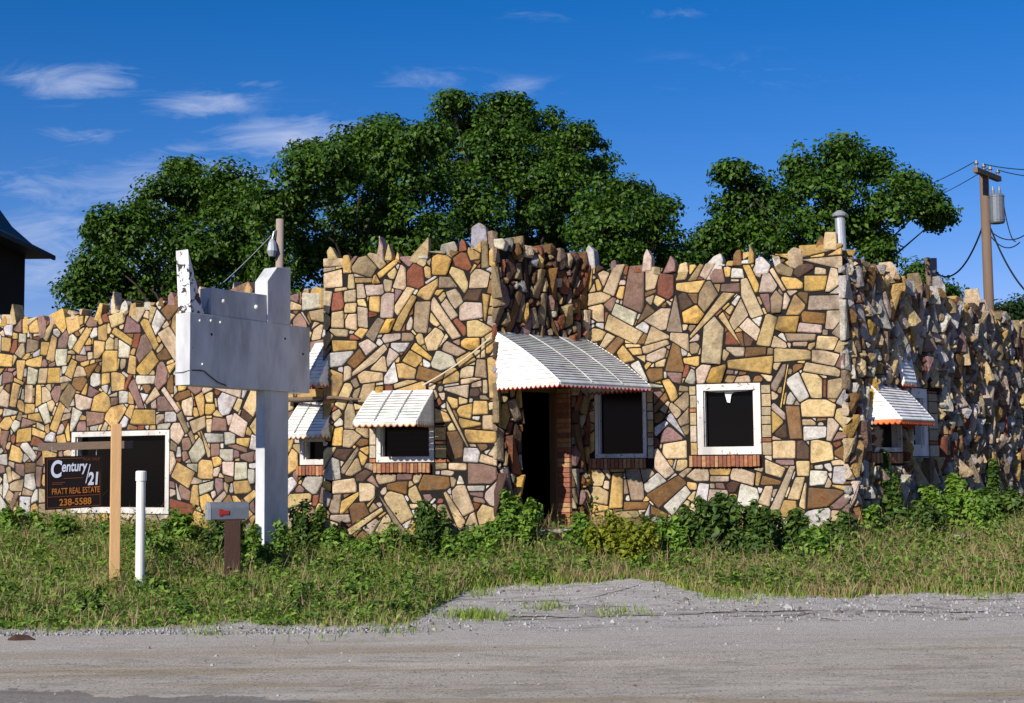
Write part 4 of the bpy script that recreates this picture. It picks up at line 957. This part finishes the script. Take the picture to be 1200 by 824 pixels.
def wire(pts, r, label, loosen=0, group='overhead wires at the utility pole', mat=M_BLACK):
    mb = MB(); A, B = pts[0], pts[-1]; P_ = []
    for s in np.linspace(0, 1, 18): P_.append(A.lerp(B, s) - Vector((0, 0, loosen * 4 * s * (1 - s))))
    mb.tube(P_, r, 5); o = mb.build('power_line', mat); return tag(o, label, 'power line', group)
e2, t2, g2 = pole('utility_pole', 1086.5, 302, 1090, 345, 40, .075, 'short dark utility pole seen just above the wall left of the tall one')
mb = MB(); p = at(1094, 313, 39.8); mb.cbox(p, (.16, .12, .5)); mb.build('meter_box', M_GREYM, e2)
wire([at(1151, 267, 36), at(1096, 319, 39.8)], .024, 'sagging black service cable from the tall pole down to the short pole', .55)
wire([at(1161, 268, 36), at(1212, 350, 30)], .022, 'black cable running from the tall pole steeply down to the right', .25)
wire([ins[0], at(1020, 232, 75)], .013, 'thin wire leaving the crossarm of the tall pole to the left', .3)
wire([ins[2], at(1040, 245, 75)], .013, 'lower thin wire leaving the crossarm of the tall pole to the left', .3)
wire([ins[1], at(1260, 196, 30)], .013, 'topmost thin wire leaving the crossarm to the right edge', .1)
wire([ins[3], at(1260, 206, 30)], .013, 'second thin wire leaving the crossarm to the right edge', .1)
wire([at(1162, 272, 36), at(1200, 276, 34)], .015, 'thin wire with pale insulator below the transformer', .15)
wire([at(1162, 278, 36), at(1195, 284, 34)], .015, 'lowest short wire below the transformer on the tall pole', .2)
wire([tr + Vector((.15, 0, .35)), at(1190, 283, 35)], .015, 'drooping lead hanging from the side of the transformer', .3)
e3, t3, g3 = pole('light_pole', 328, 257, 327.5, 330, 25.5, .07, 'slim pale wooden pole with a hanging lamp, behind the blank white sign', 'pole')
for ch in e3.children: ch.data.materials[0] = simple('pale_pole_wood', (.30, .24, .20), .85, .25, 5, .3, stretch=(6, 6, .4))
mb = MB(); p = at(319, 291, 25.4); mb.tube([p + Vector((0, 0, .17)), p + Vector((0, 0, .10)), p + Vector((0, 0, -.05)), p + Vector((0, 0, -.15))], [.03, .07, .10, .06], 10); lm = mb.build('lamp', M_GALV, e3)
mb = MB(); mb.tube([at(327, 268, 25.5), at(321, 272, 25.4), p + Vector((0, 0, .16))], .018, 6); mb.build('lamp_arm', M_GALV, e3)
wire([at(318, 276, 25.5), at(262, 331, 25.2)], .010, 'thin grey wire slanting down left from the lamp pole behind the sign', .02, None, M_GREYM)

# ------------------------------------------------------------------ neighbouring house with flared roof, mostly out of frame
hc = at(-75, 400, 30); hc.z = gz(hc.x, hc.y)
house = empty('neighbour_house', hc, 'dark vine covered house at the left edge with a flared slate roof', 'house')
M_SLATE = simple('dark_slate', (.045, .047, .055), .55, .5, 6, .5, stretch=(1, 1, 6)); M_HWALL = simple('dark_house_wall', (.022, .018, .014), .9, .5, 6, .6)
half = 1.38; ev = 1.87; zE = at(60, 303, 31.8).z
mb = MB(); mb.box((hc.x - half, hc.y - half, hc.z - .3), (2 * half, 0, 0), (0, 2 * half, 0), (0, 0, zE + .08 - hc.z + .3)); mb.build('wall', M_HWALL, house)
prof_ = [(ev, zE), (ev * .985, zE + .10), (ev * .80, zE + .28), (ev * .62, zE + .62), (ev * .42, zE + 1.25), (ev * .2, zE + 2.1), (0.03, zE + 2.8)]
mb = MB(); vs = []; fs = []
for r_, z_ in prof_: vs += [(hc.x + sx * r_, hc.y + sy * r_, z_) for sx, sy in ((-1, -1), (1, -1), (1, 1), (-1, 1))]
for i in range(len(prof_) - 1):
    for k in range(4): fs.append((i * 4 + k, i * 4 + (k + 1) % 4, (i + 1) * 4 + (k + 1) % 4, (i + 1) * 4 + k))
fs.append((0, 3, 2, 1)); mb.add(vs, fs); hr = mb.build('roof', M_SLATE, house)
mb = MB(); 
for sy in (-1,): mb.box((hc.x - ev, hc.y - ev - .03, zE - .03), (2 * ev, 0, 0), (0, .05, 0), (0, 0, .1))
mb.box((hc.x + ev - .02, hc.y - ev, zE - .03), (.05, 0, 0), (0, 2 * ev, 0), (0, 0, .1)); mb.build('gutter', M_SLATE, hr)

# ------------------------------------------------------------------ foliage helpers
def leaves_mesh(name, P, Nn, size, mat, parent=None, aspect=1.6, fold=.25):
    """P (n,3) centres, Nn (n,3) normals, size (n,)"""
    n = len(P); r = rng.normal(size=(n, 3)); T = np.cross(Nn, r); T /= np.linalg.norm(T, axis=1)[:, None] + 1e-9; B = np.cross(Nn, T)
    s = size[:, None]; a = P - T * s * aspect / 2; c_ = P + T * s * aspect / 2; b = P + B * s * .5 + Nn * s * fold; d = P - B * s * .5 + Nn * s * fold
    V = np.stack([a, b, c_, d], 1).reshape(-1, 3); off = wloc(parent) if parent else Vector((0, 0, 0)); V = V - np.array(off)
    me = bpy.data.meshes.new(name); me.vertices.add(4 * n); me.vertices.foreach_set('co', V.ravel().astype(np.float32))
    idx = np.arange(n)[:, None] * 4; tri = np.concatenate([idx + [[0, 1, 2]], idx + [[0, 2, 3]]], 1).reshape(-1)
    me.loops.add(6 * n); me.loops.foreach_set('vertex_index', tri.astype(np.int32)); me.polygons.add(2 * n)
    me.polygons.foreach_set('loop_start', np.arange(0, 6 * n, 3, dtype=np.int32)); me.polygons.foreach_set('loop_total', np.full(2 * n, 3, dtype=np.int32)); me.update(calc_edges=True)
    at_ = me.attributes.new('rnd', 'FLOAT', 'POINT'); at_.data.foreach_set('value', np.repeat(rng.random(n) ** 1.3, 4).astype(np.float32))
    me.materials.append(mat); o = bpy.data.objects.new(name, me); C.objects.link(o)
    if parent: o.parent = parent
    return o
def unit(n):
    v = rng.normal(size=(n, 3)); return v / np.linalg.norm(v, axis=1)[:, None]
def crown(name, lobes, mat, parent, lsize=.084, dens=1.0, clump=(.22, .52), per=150):
    Ps = []; Ns = []
    for (c, rx, rz) in lobes:
        nc = int(dens * 39 * (rx * rz + .3)); d = unit(nc); rad = rng.random(nc) ** .38; ph = rng.random(6) * 6.28; wob = 1 + .16 * np.sin(d[:, 0] * 5 + ph[0]) + .14 * np.sin(d[:, 2] * 7 + ph[1]) + .12 * np.sin(d[:, 1] * 6 + ph[2]); stray = (rng.random(nc) < .14) * rng.uniform(.05, .28, nc); rad = (rad + stray) * wob; off = d * rad[:, None] * np.array([rx, rx * .8, rz]); cc = np.array(c) + off
        for k in range(nc):
            cr = rng.uniform(*clump) * (.62 if stray[k] > 0 else 1); m = int(per * (cr / .55) ** 1.7 * rng.uniform(.7, 1.3)); u = unit(m); rr = cr * rng.random(m) ** .45
            p = cc[k] + u * rr[:, None] * np.array([1.15, 1.1, .72]); Ps.append(p)
            nn_ = u * .8 + d[k] * .5 + np.array([0, 0, .6]) + rng.normal(size=(m, 3)) * .55; Ns.append(nn_ / np.linalg.norm(nn_, axis=1)[:, None])
    P = np.concatenate(Ps); Nn = np.concatenate(Ns); return leaves_mesh(name, P, Nn, rng.uniform(.6, 1.35, len(P)) * lsize, mat, parent)
NLV = 0
def tree(name, label, lobes_px, depth, trunk_px, mat=M_LEAF, **kw):
    g = at(trunk_px, 560, depth); g.z = gz(g.x, g.y); e = empty(name, g, label, 'tree', 'large leafy trees behind the stone building')
    lobes = []
    for it in lobes_px:
        px, py, r = it[:3]; ry = it[3] if len(it) > 3 else r; dd = depth + random.uniform(-2.2, 2.2); c = at(px, py, dd); lobes.append((tuple(c), r * dd / FPX, ry * dd / FPX))
    t = MB(); zl_ = min(l[0][2] for l in lobes); fork = Vector((g.x + .2, g.y, max(g.z + 2.0, g.z + (max(l[0][2] for l in lobes) - g.z) * .45)))
    rb_ = kw.pop('rb', .24); t.tube([g - Vector((0, 0, .2)), g + Vector((.05, 0, 1.0)), fork], [rb_ * 1.3, rb_, rb_ * .8], 10)
    for l in lobes:
        c = Vector(l[0]); mid = fork.lerp(c, .5) + Vector((random.uniform(-.4, .4), random.uniform(-.4, .4), .5)); t.tube([fork, mid, c], [rb_ * .25, rb_ * .12, rb_ * .04], 6)
        for k in range(4):
            v = Vector(unit(1)[0]) * l[1] * .8; t.tube([c.lerp(mid, .3), c + v * .5 + Vector((0, 0, .1)), c + v], [rb_ * .08, rb_ * .05, .01], 5)
    t.build('trunk', M_BARK, e); crown('crown', lobes, mat, e, **kw); return e
tree('broadleaf_tree', 'dark green tree at the left, lowest of the row, with loose outer branches', [(95, 345, 22, 30), (125, 305, 30, 34), (150, 270, 32), (190, 245, 38), (235, 225, 34), (275, 222, 30), (165, 330, 55, 48), (230, 300, 50, 60), (280, 270, 35, 60), (300, 330, 50), (118, 268, 12, 10), (212, 200, 14, 10)], 38, 200, M_LEAFD if False else M_LEAF, dens=1.1)
tree('broadleaf_tree', 'broad dense tree left of centre, its crown rising behind the blank sign', [(330, 235, 45, 40), (375, 205, 48, 36), (425, 185, 45, 36), (470, 190, 45), (345, 300, 55), (415, 275, 62), (480, 270, 58), (362, 178, 18, 10), (440, 160, 26, 14), (500, 165, 25, 20)], 35, 420, dens=1.15)
tree('broadleaf_tree', 'tallest tree of the row, standing behind the entrance with the highest crown', [(545, 140, 34, 24), (590, 140, 36, 22), (635, 150, 36, 22), (670, 180, 36, 28), (530, 180, 38), (580, 190, 48), (640, 215, 48), (560, 250, 60), (640, 265, 58), (530, 120, 18, 9), (600, 122, 22, 8), (680, 160, 20, 12), (700, 200, 24, 20)], 41, 590, dens=1.15)
tree('broadleaf_tree', 'smaller tree with ragged top filling the gap right of the tallest tree', [(712, 238, 32, 24), (742, 224, 20, 10), (756, 250, 28, 18), (720, 270, 42), (772, 280, 28, 20), (735, 300, 45, 25), (796, 306, 30, 16), (780, 243, 12, 7), (700, 265, 38)], 37, 735, dens=1.0, rb=.22)
tree('broadleaf_tree', 'separate tree at the right with open spreading branches above the square window', [(870, 225, 32, 22), (905, 245, 38, 28), (940, 195, 32, 22), (985, 190, 34, 20), (1020, 200, 30, 20), (1045, 240, 36, 24), (1085, 240, 28, 18), (965, 240, 48, 38), (1010, 270, 48, 32), (870, 270, 45, 30), (920, 285, 55, 25), (840, 290, 34, 20), (1030, 300, 24, 14), (1100, 255, 16, 8), (990, 172, 18, 6), (815, 302, 34, 16), (785, 312, 30, 12), (842, 275, 22, 14), (1070, 215, 22, 8), (860, 202, 14, 8)], 37, 960, dens=.85, clump=(.25, .55))
tree('broadleaf_tree', 'small low tree peeking over the wall beside the short pole', [(1078, 325, 20, 18), (1102, 345, 20, 12), (1065, 345, 20, 14)], 44, 1085, dens=1.2, rb=.12, clump=(.3, .5))
tree('broadleaf_tree', 'bluish green low trees at the right edge behind the tall pole', [(1150, 375, 18, 12), (1180, 368, 22, 16), (1215, 365, 28, 20), (1195, 390, 40, 14)], 46, 1185, mat=M_LEAFD, dens=.9, rb=.12, clump=(.3, .5))

# ------------------------------------------------------------------ shrubs and weeds against the wall
def shrub(label, px, ybase, d, w, h, mat, name='shrub', dens=1.0, ls=.055, cat='shrub', lean=0, stems=9):
    g = at(px, ybase, d); g.z = gz(g.x, g.y) - .02; W_ = w * d / FPX / 2 * 1.35; H_ = h * d / FPX * 1.28; stems = max(stems, int(stems * w / 28))
    e = empty(name, g, label, cat, 'wild shrubs and tall weeds along the wall'); t = MB(); Ps = []; Ns = []
    for k in range(stems):
        a = random.uniform(0, 2 * math.pi); rr = W_ * random.random() ** .6 * .8; hh = H_ * random.uniform(.35, 1.0) ** .8 * (1 - .45 * (rr / W_) ** 2)
        tip = g + Vector((math.cos(a) * rr, math.sin(a) * rr * .6, hh)); mid = g.lerp(tip, .5) + Vector((random.uniform(-.04, .04), random.uniform(-.04, .04), .05)); r0 = g + Vector((math.cos(a) * rr * .3, math.sin(a) * rr * .2, 0))
        t.tube([r0, mid, tip], [.010, .007, .003], 5); m = int(95 * dens * (hh / .5)); s = rng.random(m) ** .75
        B_ = np.outer((1 - s) ** 2, r0) + np.outer(2 * s * (1 - s), mid) + np.outer(s ** 2, tip); u = unit(m); sp_ = (.045 + .11 * (1 - s) ** .7) * (1 + W_ * .6)
        Ps.append(B_ + u * (sp_ * rng.random(m) ** .5)[:, None]); nn_ = u * .6 + np.array([0, -.1, .8]) + rng.normal(size=(m, 3)) * .4; Ns.append(nn_ / np.linalg.norm(nn_, axis=1)[:, None])
    t.build('stem', M_BARK, e); P = np.concatenate(Ps); leaves_mesh('foliage', P, np.concatenate(Ns), rng.uniform(.6, 1.4, len(P)) * ls, mat, e, aspect=1.8)
    return e
SH = [
 ('small pale weed leaning on the bay corner stones left of the doorway', 572, 655, 19.6, 44, 46, M_WEED, 1.3, .045),
 ('leafy weed right at the edge of the brick doorstep', 684, 652, 19.8, 40, 50, M_WEED, 1.3, .05),
 ('bushy weed filling between the yellow weed and the dark pointed weed', 796, 664, 19.3, 50, 54, M_WEED, 1.5, .05),
 ('tall ragged weed between the square window and the corner', 930, 655, 19.6, 52, 58, M_WEEDD, 1.5, .055),
 ('broad ragged weed right of the building corner', 990, 655, 20.0, 50, 50, M_WEEDD, 1.5, .055),
 ('tall spreading weed between the two vines on the side wall', 1112, 640, 22.0, 60, 62, M_WEED, 1.6, .06),
 ('dense weed at the foot of the far narrow plant', 1172, 632, 23.4, 56, 46, M_WEEDD, 1.6, .06),
 ('tall feathery weed crowding the left side of the sign post', 296, 668, 19.0, 46, 46, M_WEED, 1.4, .05),
 ('weed clump behind the white plastic pipe', 176, 655, 19.6, 50, 36, M_WEED, 1.3, .05),
 ('low weed between the sign post and the bay', 424, 660, 19.5, 50, 30, M_WEED, 1.3, .05),
 ('leafy weed in the middle of the bay foot', 460, 656, 19.8, 44, 40, M_WEED, 1.3, .05),
 ('low dark weed clump under the set-back window right of the sign post', 362, 648, 20.2, 46, 62, M_WEEDD, 1.4, .05),
 ('small leafy weed just right of the bay corner shadow', 392, 650, 20.1, 34, 34, M_WEED, 1, .05),
 ('upright bushy weed below the awning window on the bay', 500, 662, 19.7, 56, 62, M_WEEDD, 1.3, .05),
 ('low spreading weed in front of the bay between two taller ones', 545, 664, 19.5, 60, 34, M_WEED, 1.2, .045),
 ('tall weed at the left side of the doorway hiding the corner foot', 605, 652, 19.7, 60, 72, M_WEED, 1.3, .055),
 ('short weed standing in front of the doorstep', 645, 640, 19.8, 30, 34, M_WEED, .9, .045),
 ('yellow green flowering weed in front of the entrance window', 712, 668, 19.3, 54, 52, M_WEEDY, 1.2, .04),
 ('bright yellow weed spilling towards the gravel', 748, 678, 18.9, 62, 50, M_WEEDY, 1.2, .04),
 ('tall dark pointed weed left of the big bush under the square window', 772, 662, 19.6, 34, 66, M_WEEDD, 1.2, .05),
 ('large dark leafy bush directly under the square window', 838, 662, 19.4, 80, 78, M_WEEDD, 2.0, .06),
 ('rounded dark bush joined to the right of the largest bush', 890, 660, 19.4, 56, 66, M_WEEDD, 1.7, .06),
 ('feathery weed in front of the building corner', 962, 660, 19.2, 50, 40, M_WEED, 1.2, .05),
 ('olive dry weed between the corner and the big bush', 925, 668, 18.9, 40, 28, M_WEED, 1.0, .045),
 ('tall dark vine climbing below the small right window', 1046, 640, 21.2, 34, 96, M_WEEDD, 1.6, .06),
 ('dense dark shrub on the right in front of the concrete slab', 1080, 650, 20.9, 74, 46, M_WEEDD, 1.8, .055),
 ('leafy shrub at the foot of the side wall near the corner', 1018, 652, 20.6, 50, 44, M_WEED, 1.5, .055),
 ('tall narrow plant growing on the far end of the side wall', 1162, 620, 24.5, 22, 84, M_WEEDD, 1.6, .07),
 ('pale tipped tall weed right of the concrete slab', 1150, 648, 21.5, 52, 50, M_WEED, 1.5, .055),
 ('shrub against the right frame edge on the grass', 1192, 640, 23.5, 40, 34, M_WEED, 1.3, .06),
 ('low weed at the left frame edge by the wall', 22, 640, 22.6, 60, 38, M_WEED, 1.3, .06),
 ('weed clump under the hanging dark sign board', 66, 642, 22.0, 50, 30, M_WEED, 1.2, .055),
 ('loose weed below the picture window', 128, 646, 21.6, 56, 22, M_WEED, 1.0, .05),
 ('weed clump between the picture window and the mailbox', 210, 650, 20.9, 56, 44, M_WEED, 1.3, .055),
 ('dark weed clump behind the mailbox post', 262, 655, 20.2, 50, 52, M_WEEDD, 1.4, .055),
 ('thin wispy weed growing against the sign post', 330, 662, 19.2, 30, 50, M_WEED, .8, .04),
]
for s in SH: shrub(s[0], s[1], s[2], s[3], s[4], s[5], s[6], dens=s[7], ls=s[8])

# ------------------------------------------------------------------ grass (uncountable)
def blades(name, pts, hts, wid, mat, label, cat='grass'):
    n = len(pts); a = rng.uniform(0, 2 * np.pi, n); lean = rng.normal(0, .35, (n, 2)) * hts[:, None]
    T = np.stack([np.cos(a), np.sin(a), np.zeros(n)], 1) * wid[:, None]; tip = pts + np.concatenate([lean, hts[:, None]], 1); mid = pts + np.concatenate([lean * .35, hts[:, None] * .55], 1)
    V = np.stack([pts - T, pts + T, mid + T * .7, tip, mid - T * .7], 1).reshape(-1, 3); idx = np.arange(n)[:, None] * 5
    tri = np.concatenate([idx + [[0, 1, 2]], idx + [[0, 2, 4]], idx + [[4, 2, 3]]], 1).reshape(-1)
    me = bpy.data.meshes.new(name); me.vertices.add(5 * n); me.vertices.foreach_set('co', V.ravel().astype(np.float32)); me.loops.add(9 * n); me.loops.foreach_set('vertex_index', tri.astype(np.int32)); me.polygons.add(3 * n)
    me.polygons.foreach_set('loop_start', np.arange(0, 9 * n, 3, dtype=np.int32)); me.polygons.foreach_set('loop_total', np.full(3 * n, 3, dtype=np.int32)); me.update(calc_edges=True)
    at_ = me.attributes.new('rnd', 'FLOAT', 'POINT'); at_.data.foreach_set('value', np.repeat(rng.random(n), 5).astype(np.float32)); me.materials.append(mat)
    o = bpy.data.objects.new(name, me); C.objects.link(o); return tag(o, label, cat, kind='stuff')
M_GRASS = leaf_mat('grass_blade', (.06, .13, .016), (.30, .37, .065)); M_DRY = leaf_mat('dry_grass', (.24, .17, .09), (.42, .31, .18), .2)
def wall_front(x):   # distance of the wall foot at this x
    best = 99
    for W_ in (WL, WB, WE, WC, WD):
        a, b = W_.P, W_.Q
        if min(a.x, b.x) - .01 <= x <= max(a.x, b.x) + .01: best = min(best, a.y + (b.y - a.y) * (x - a.x) / (b.x - a.x))
    return best if best < 99 else 26
def scatter(n, dens_f):
    out = []
    while len(out) < n:
        x = random.uniform(-10.5, 12.5); e = gedge(x); f = wall_front(x) - .03; y = e - .5 + (f - e + .5) * random.random()
        if abs(x) > y * .40 + .5 or y > f: continue
        if random.random() < dens_f(x, y, e): out.append((x, y, gz(x, y) - .01))
    return np.array(out)
def cl_(x, y): return .5 + .5 * (math.sin(x * 2.1 + 1.3 * math.sin(y * 1.7)) * math.sin(y * 2.6 + 1.1 * math.sin(x * 1.3)) * .6 + math.sin(x * 5.3 + y * 3.1) * .4)
def df1(x, y, e):
    t = (y - e) / .55
    if t < 0: return .05 * max(0, 1 + t * 1.2) * cl_(x * 2, y * 2)
    return min(1, .25 + t) * (.45 + .55 * cl_(x, y))
p1 = scatter(110000, df1)
def hts_(P, lo, hi):
    w = np.array([cl_(a * 1.3 + 4, b_ * 1.3) for a, b_, _ in P]); k = np.clip((P[:, 1] - 14.0) / 6, 0, 1) + 1.5 * np.array([max(0, 1 - (wall_front(a) - b_) / 1.3) for a, b_, _ in P]); return (lo + (hi - lo) * k) * (.5 + .9 * w) * rng.uniform(.5, 1.3, len(P))
blades('grass', p1, hts_(p1, .06, .19), rng.uniform(.004, .009, len(p1)), M_GRASS, 'rough green grass growing between the road edge and the wall')
def df2(x, y, e):
    t = y - e
    if t < .1: return 0
    return (.25 + .75 * (cl_(x * .9 + 2, y * 1.7) > .5)) * (1 if x > .5 else .35)
p2 = scatter(36000, df2); blades('dry_grass', p2, hts_(p2, .10, .24), rng.uniform(.003, .007, len(p2)), M_DRY, 'straw coloured dry seed stalks mixed into the grass')
def df3(x, y, e):
    t = y - e
    if t < .25: return 0
    return .15 + .85 * cl_(x * 1.2, y * 1.5) ** 1.5
p3 = scatter(70000, df3); h3 = hts_(p3, .08, .27); p3[:, 2] += h3 * rng.random(len(p3)) + .01
nn_ = unit(len(p3)) * .7 + np.array([0, 0, .9]); nn_ /= np.linalg.norm(nn_, axis=1)[:, None]
tag(leaves_mesh('weeds', p3, nn_, rng.uniform(.02, .05, len(p3)), M_WEED, None, aspect=2.0), 'low leafy weeds spread through the grass', 'weeds', kind='stuff')
# broken pavement edge: its shadow line as a flat dark strip, plus smaller cracks
mb = MB(); prev = None
for x in np.arange(-.2, 7.4, .03):
    y0 = 14.95 + .22 * nz(x, 1, .7, 4) + .07 * nz(x, 2, 3.3) + .02 * nz(x, 0, 11); w_ = .016 + .03 * max(0, nz(x, 5, 1.6, 1)) + .012 * nz(x, 3, 9) ; cur = (Vector((x, y0 - w_, gz(x, y0) + .0145)), Vector((x, y0 + w_, gz(x, y0) + .0145)))
    if prev is not None and not 4.9 < x < 5.1: mb.add([prev[0], cur[0], cur[1], prev[1]], [(0, 1, 2, 3)], 0)
    prev = cur
for k in range(16):
    x = random.uniform(-.5, 7.2); y = random.uniform(14.2, min(gedge(x) - .3, 16.8)); a_ = random.gauss(0, .35); prev = None
    for j in range(random.randint(8, 26)):
        a_ += random.gauss(0, .22); x += .05 * math.cos(a_); y += .05 * math.sin(a_); w_ = random.uniform(.006, .02)
        cur = (Vector((x, y - w_, gz(x, y) + .0150 + k * .0001)), Vector((x, y + w_, gz(x, y) + .0150 + k * .0001)))
        if prev is not None: mb.add([prev[0], cur[0], cur[1], prev[1]], [(0, 1, 2, 3)], 0)
        prev = cur
tag(mb.build('edge_shade_and_cracks', M_CREO), kind='structure')
# tangled taller weeds: along the wall foot and in drifts through the verge
Pw = []; Nw = []; Ps_ = []; Hs_ = []
def clumpw(x, y, h, r, m):
    z = gz(x, y)
    for _ in range(random.randint(4, 7)):
        tip = np.array([x + random.gauss(0, r), y + random.gauss(0, r * .6), z + h * random.uniform(.45, 1.1)]); b_ = np.array([x + random.gauss(0, r * .3), y + random.gauss(0, r * .2), z])
        t = rng.random(m) ** .7; u_ = unit(m); Pw.append(b_ + (tip - b_) * t[:, None] + u_ * (.02 + .05 * (1 - t))[:, None]); n_ = u_ * .7 + np.array([0, -.1, .8]); Nw.append(n_ / np.linalg.norm(n_, axis=1)[:, None])
for _ in range(420):
    x = random.uniform(-9.5, 11); y = wall_front(x) - random.uniform(.05, .9)
    if abs(x) > y * .4 + .3 or (.25 < x < .75 and random.random() < .7): continue
    k = cl_(x * 1.1 + 3, 2.0); clumpw(x, y, random.uniform(.12, .26) + .26 * k * random.random(), .09, 26)
for _ in range(430):
    x = random.uniform(-8, 9); e_ = gedge(x); y = e_ + (wall_front(x) - e_) * random.uniform(.12, .9)
    if abs(x) > y * .4 + .3 or cl_(x * .8 + 1, y * .9) < .42: continue
    clumpw(x, y, random.uniform(.10, .30), .08, 20)
Pw = np.concatenate(Pw); Nw = np.concatenate(Nw)
half_ = rng.random(len(Pw)) < .55
tag(leaves_mesh('weeds', Pw[half_], Nw[half_], rng.uniform(.02, .055, half_.sum()), M_WEED, None, aspect=2.2), 'ragged taller weeds drifting through the verge and along the wall foot', 'weeds', kind='stuff')
tag(leaves_mesh('weeds', Pw[~half_], Nw[~half_], rng.uniform(.02, .05, (~half_).sum()), M_WEEDD, None, aspect=2.2), 'dark leaved ragged weeds mixed among the lighter ones', 'weeds', kind='stuff')
def df4(x, y, e): return 0 if y - e < .15 else .2 + .8 * (cl_(x * 1.4 + 7, y * 1.2) > .55)
p4 = scatter(9000, df4); blades('seed_heads', p4, hts_(p4, .20, .38), rng.uniform(.003, .006, len(p4)), M_DRY, 'taller dry seed stalks standing above the grass')
# small tufts on the gravel
tp_ = []
for px, py, n, s in ((556, 722, 420, .34), (520, 660, 0, .1), (560, 700, 60, .2), (640, 712, 90, .3), (720, 718, 110, .35), (850, 706, 160, .4), (606, 690, 60, .12), (650, 688, 50, .1), (770, 690, 60, .2), (500, 700, 100, .2), (470, 738, 60, .3), (240, 742, 60, .3), (380, 745, 40, .5), (1150, 700, 60, .3)):
    g = at(px, py, 15); k = (CPOS.z - .05) / (CPOS.z - g.z); gx_, gy_ = g.x * k, g.y * k
    for _ in range(n):
        x = gx_ + random.gauss(0, s * .5); y = gy_ + random.gauss(0, s * .5); tp_.append((x, y, gz(x, y)))
tp_ = np.array(tp_); blades('grass_tufts', tp_, rng.uniform(.04, .13, len(tp_)), rng.uniform(.004, .008, len(tp_)), M_GRASS, 'small grass tufts sprouting from the broken concrete')

# gravel stones (uncountable)
mb = MB()
for _ in range(2800):
    x = random.uniform(-6.5, 8); 
    if random.random() < .8: y = redge(x) + (gedge(x) - redge(x)) * random.random() ** 1.0
    else: y = random.uniform(9, 13.6)
    if abs(x) > y * .4: continue
    s = random.uniform(.005, .016) * (2.2 if random.random() < .05 else 1) * (1.8 if random.random() < .06 else 1); z = gz(x, y) + .02; v = random.uniform(.14, .40); c = (v, v * .98, v * .97) if random.random() < .85 else (.12, .10, .09)
    p = [Vector((x + s * random.uniform(.7, 1.2) * math.cos(a), y + s * random.uniform(.7, 1.2) * math.sin(a), z)) for a in (0, 1.3, 2.5, 3.8, 5.1)]
    tpv = Vector((x + random.uniform(-.3, .3) * s, y + random.uniform(-.3, .3) * s, z + s * random.uniform(.5, .9)))
    lo_ = [Vector((q.x, q.y, z - .03)) for q in p]; mb.add(lo_ + p + [tpv], [(i, (i + 1) % 5, 5 + (i + 1) % 5, 5 + i) for i in range(5)] + [(5 + i, 5 + (i + 1) % 5, 10) for i in range(5)], 0, c)
tag(mb.build('gravel', attr_mat('gravel_stone', .9, .2, 30, .2)), 'loose pale gravel scattered over the road edge and forecourt', 'gravel', kind='stuff')
# a dark clod on the road and a low slab by the right wall
g = at(25, 745, 13.3); mb = MB(); n = 9
mb.tube([(g.x - .12, 13.3, .03), (g.x - .05, 13.3, .045), (g.x + .05, 13.32, .04), (g.x + .12, 13.3, .03)], [.015, .04, .035, .012], 7); tag(mb.build('clod', M_CREO), 'flat dark clod lying on the road at the far left', 'clod')
a = at(1062, 603, 21.5); b = at(1140, 603, 23.5); a.z = b.z = gz(a.x, a.y) - .1; d = b - a; hn = Vector((d.y, -d.x, 0)).normalized()
mb = MB(); mb.box(a, d, hn * .9, (0, 0, .24)); tag(mb.build('concrete_slab', M_CONC, bevel=.02), 'low pale concrete slab lying in the weeds beside the side wall', 'slab')
# pale rock in the grass at the left
def rock(px, py, d, r, label):
    g = at(px, py, d); z = gz(g.x, g.y); mb = MB(); vs = []; 
    for i in range(5):
        for k in range(9):
            a_ = 2 * math.pi * k / 9; rr = r * (1, 1.05, .85, .55, .15)[i] * random.uniform(.85, 1.15); vs.append((g.x + rr * math.cos(a_), g.y + rr * .7 * math.sin(a_), z + r * (-.1, .15, .35, .5, .55)[i]))
    fs = [(i * 9 + k, i * 9 + (k + 1) % 9, (i + 1) * 9 + (k + 1) % 9, (i + 1) * 9 + k) for i in range(4) for k in range(9)] + [tuple(range(36, 45))]; mb.add(vs, fs, 0, (.42, .41, .40)); tag(mb.build('rock', M_BRICK), label, 'rock')
rock(38, 676, 18.2, .16, 'pale flat rock in the grass at the far left')
rock(742, 668, 19.2, .13, 'pale rock half hidden by the yellow weeds')
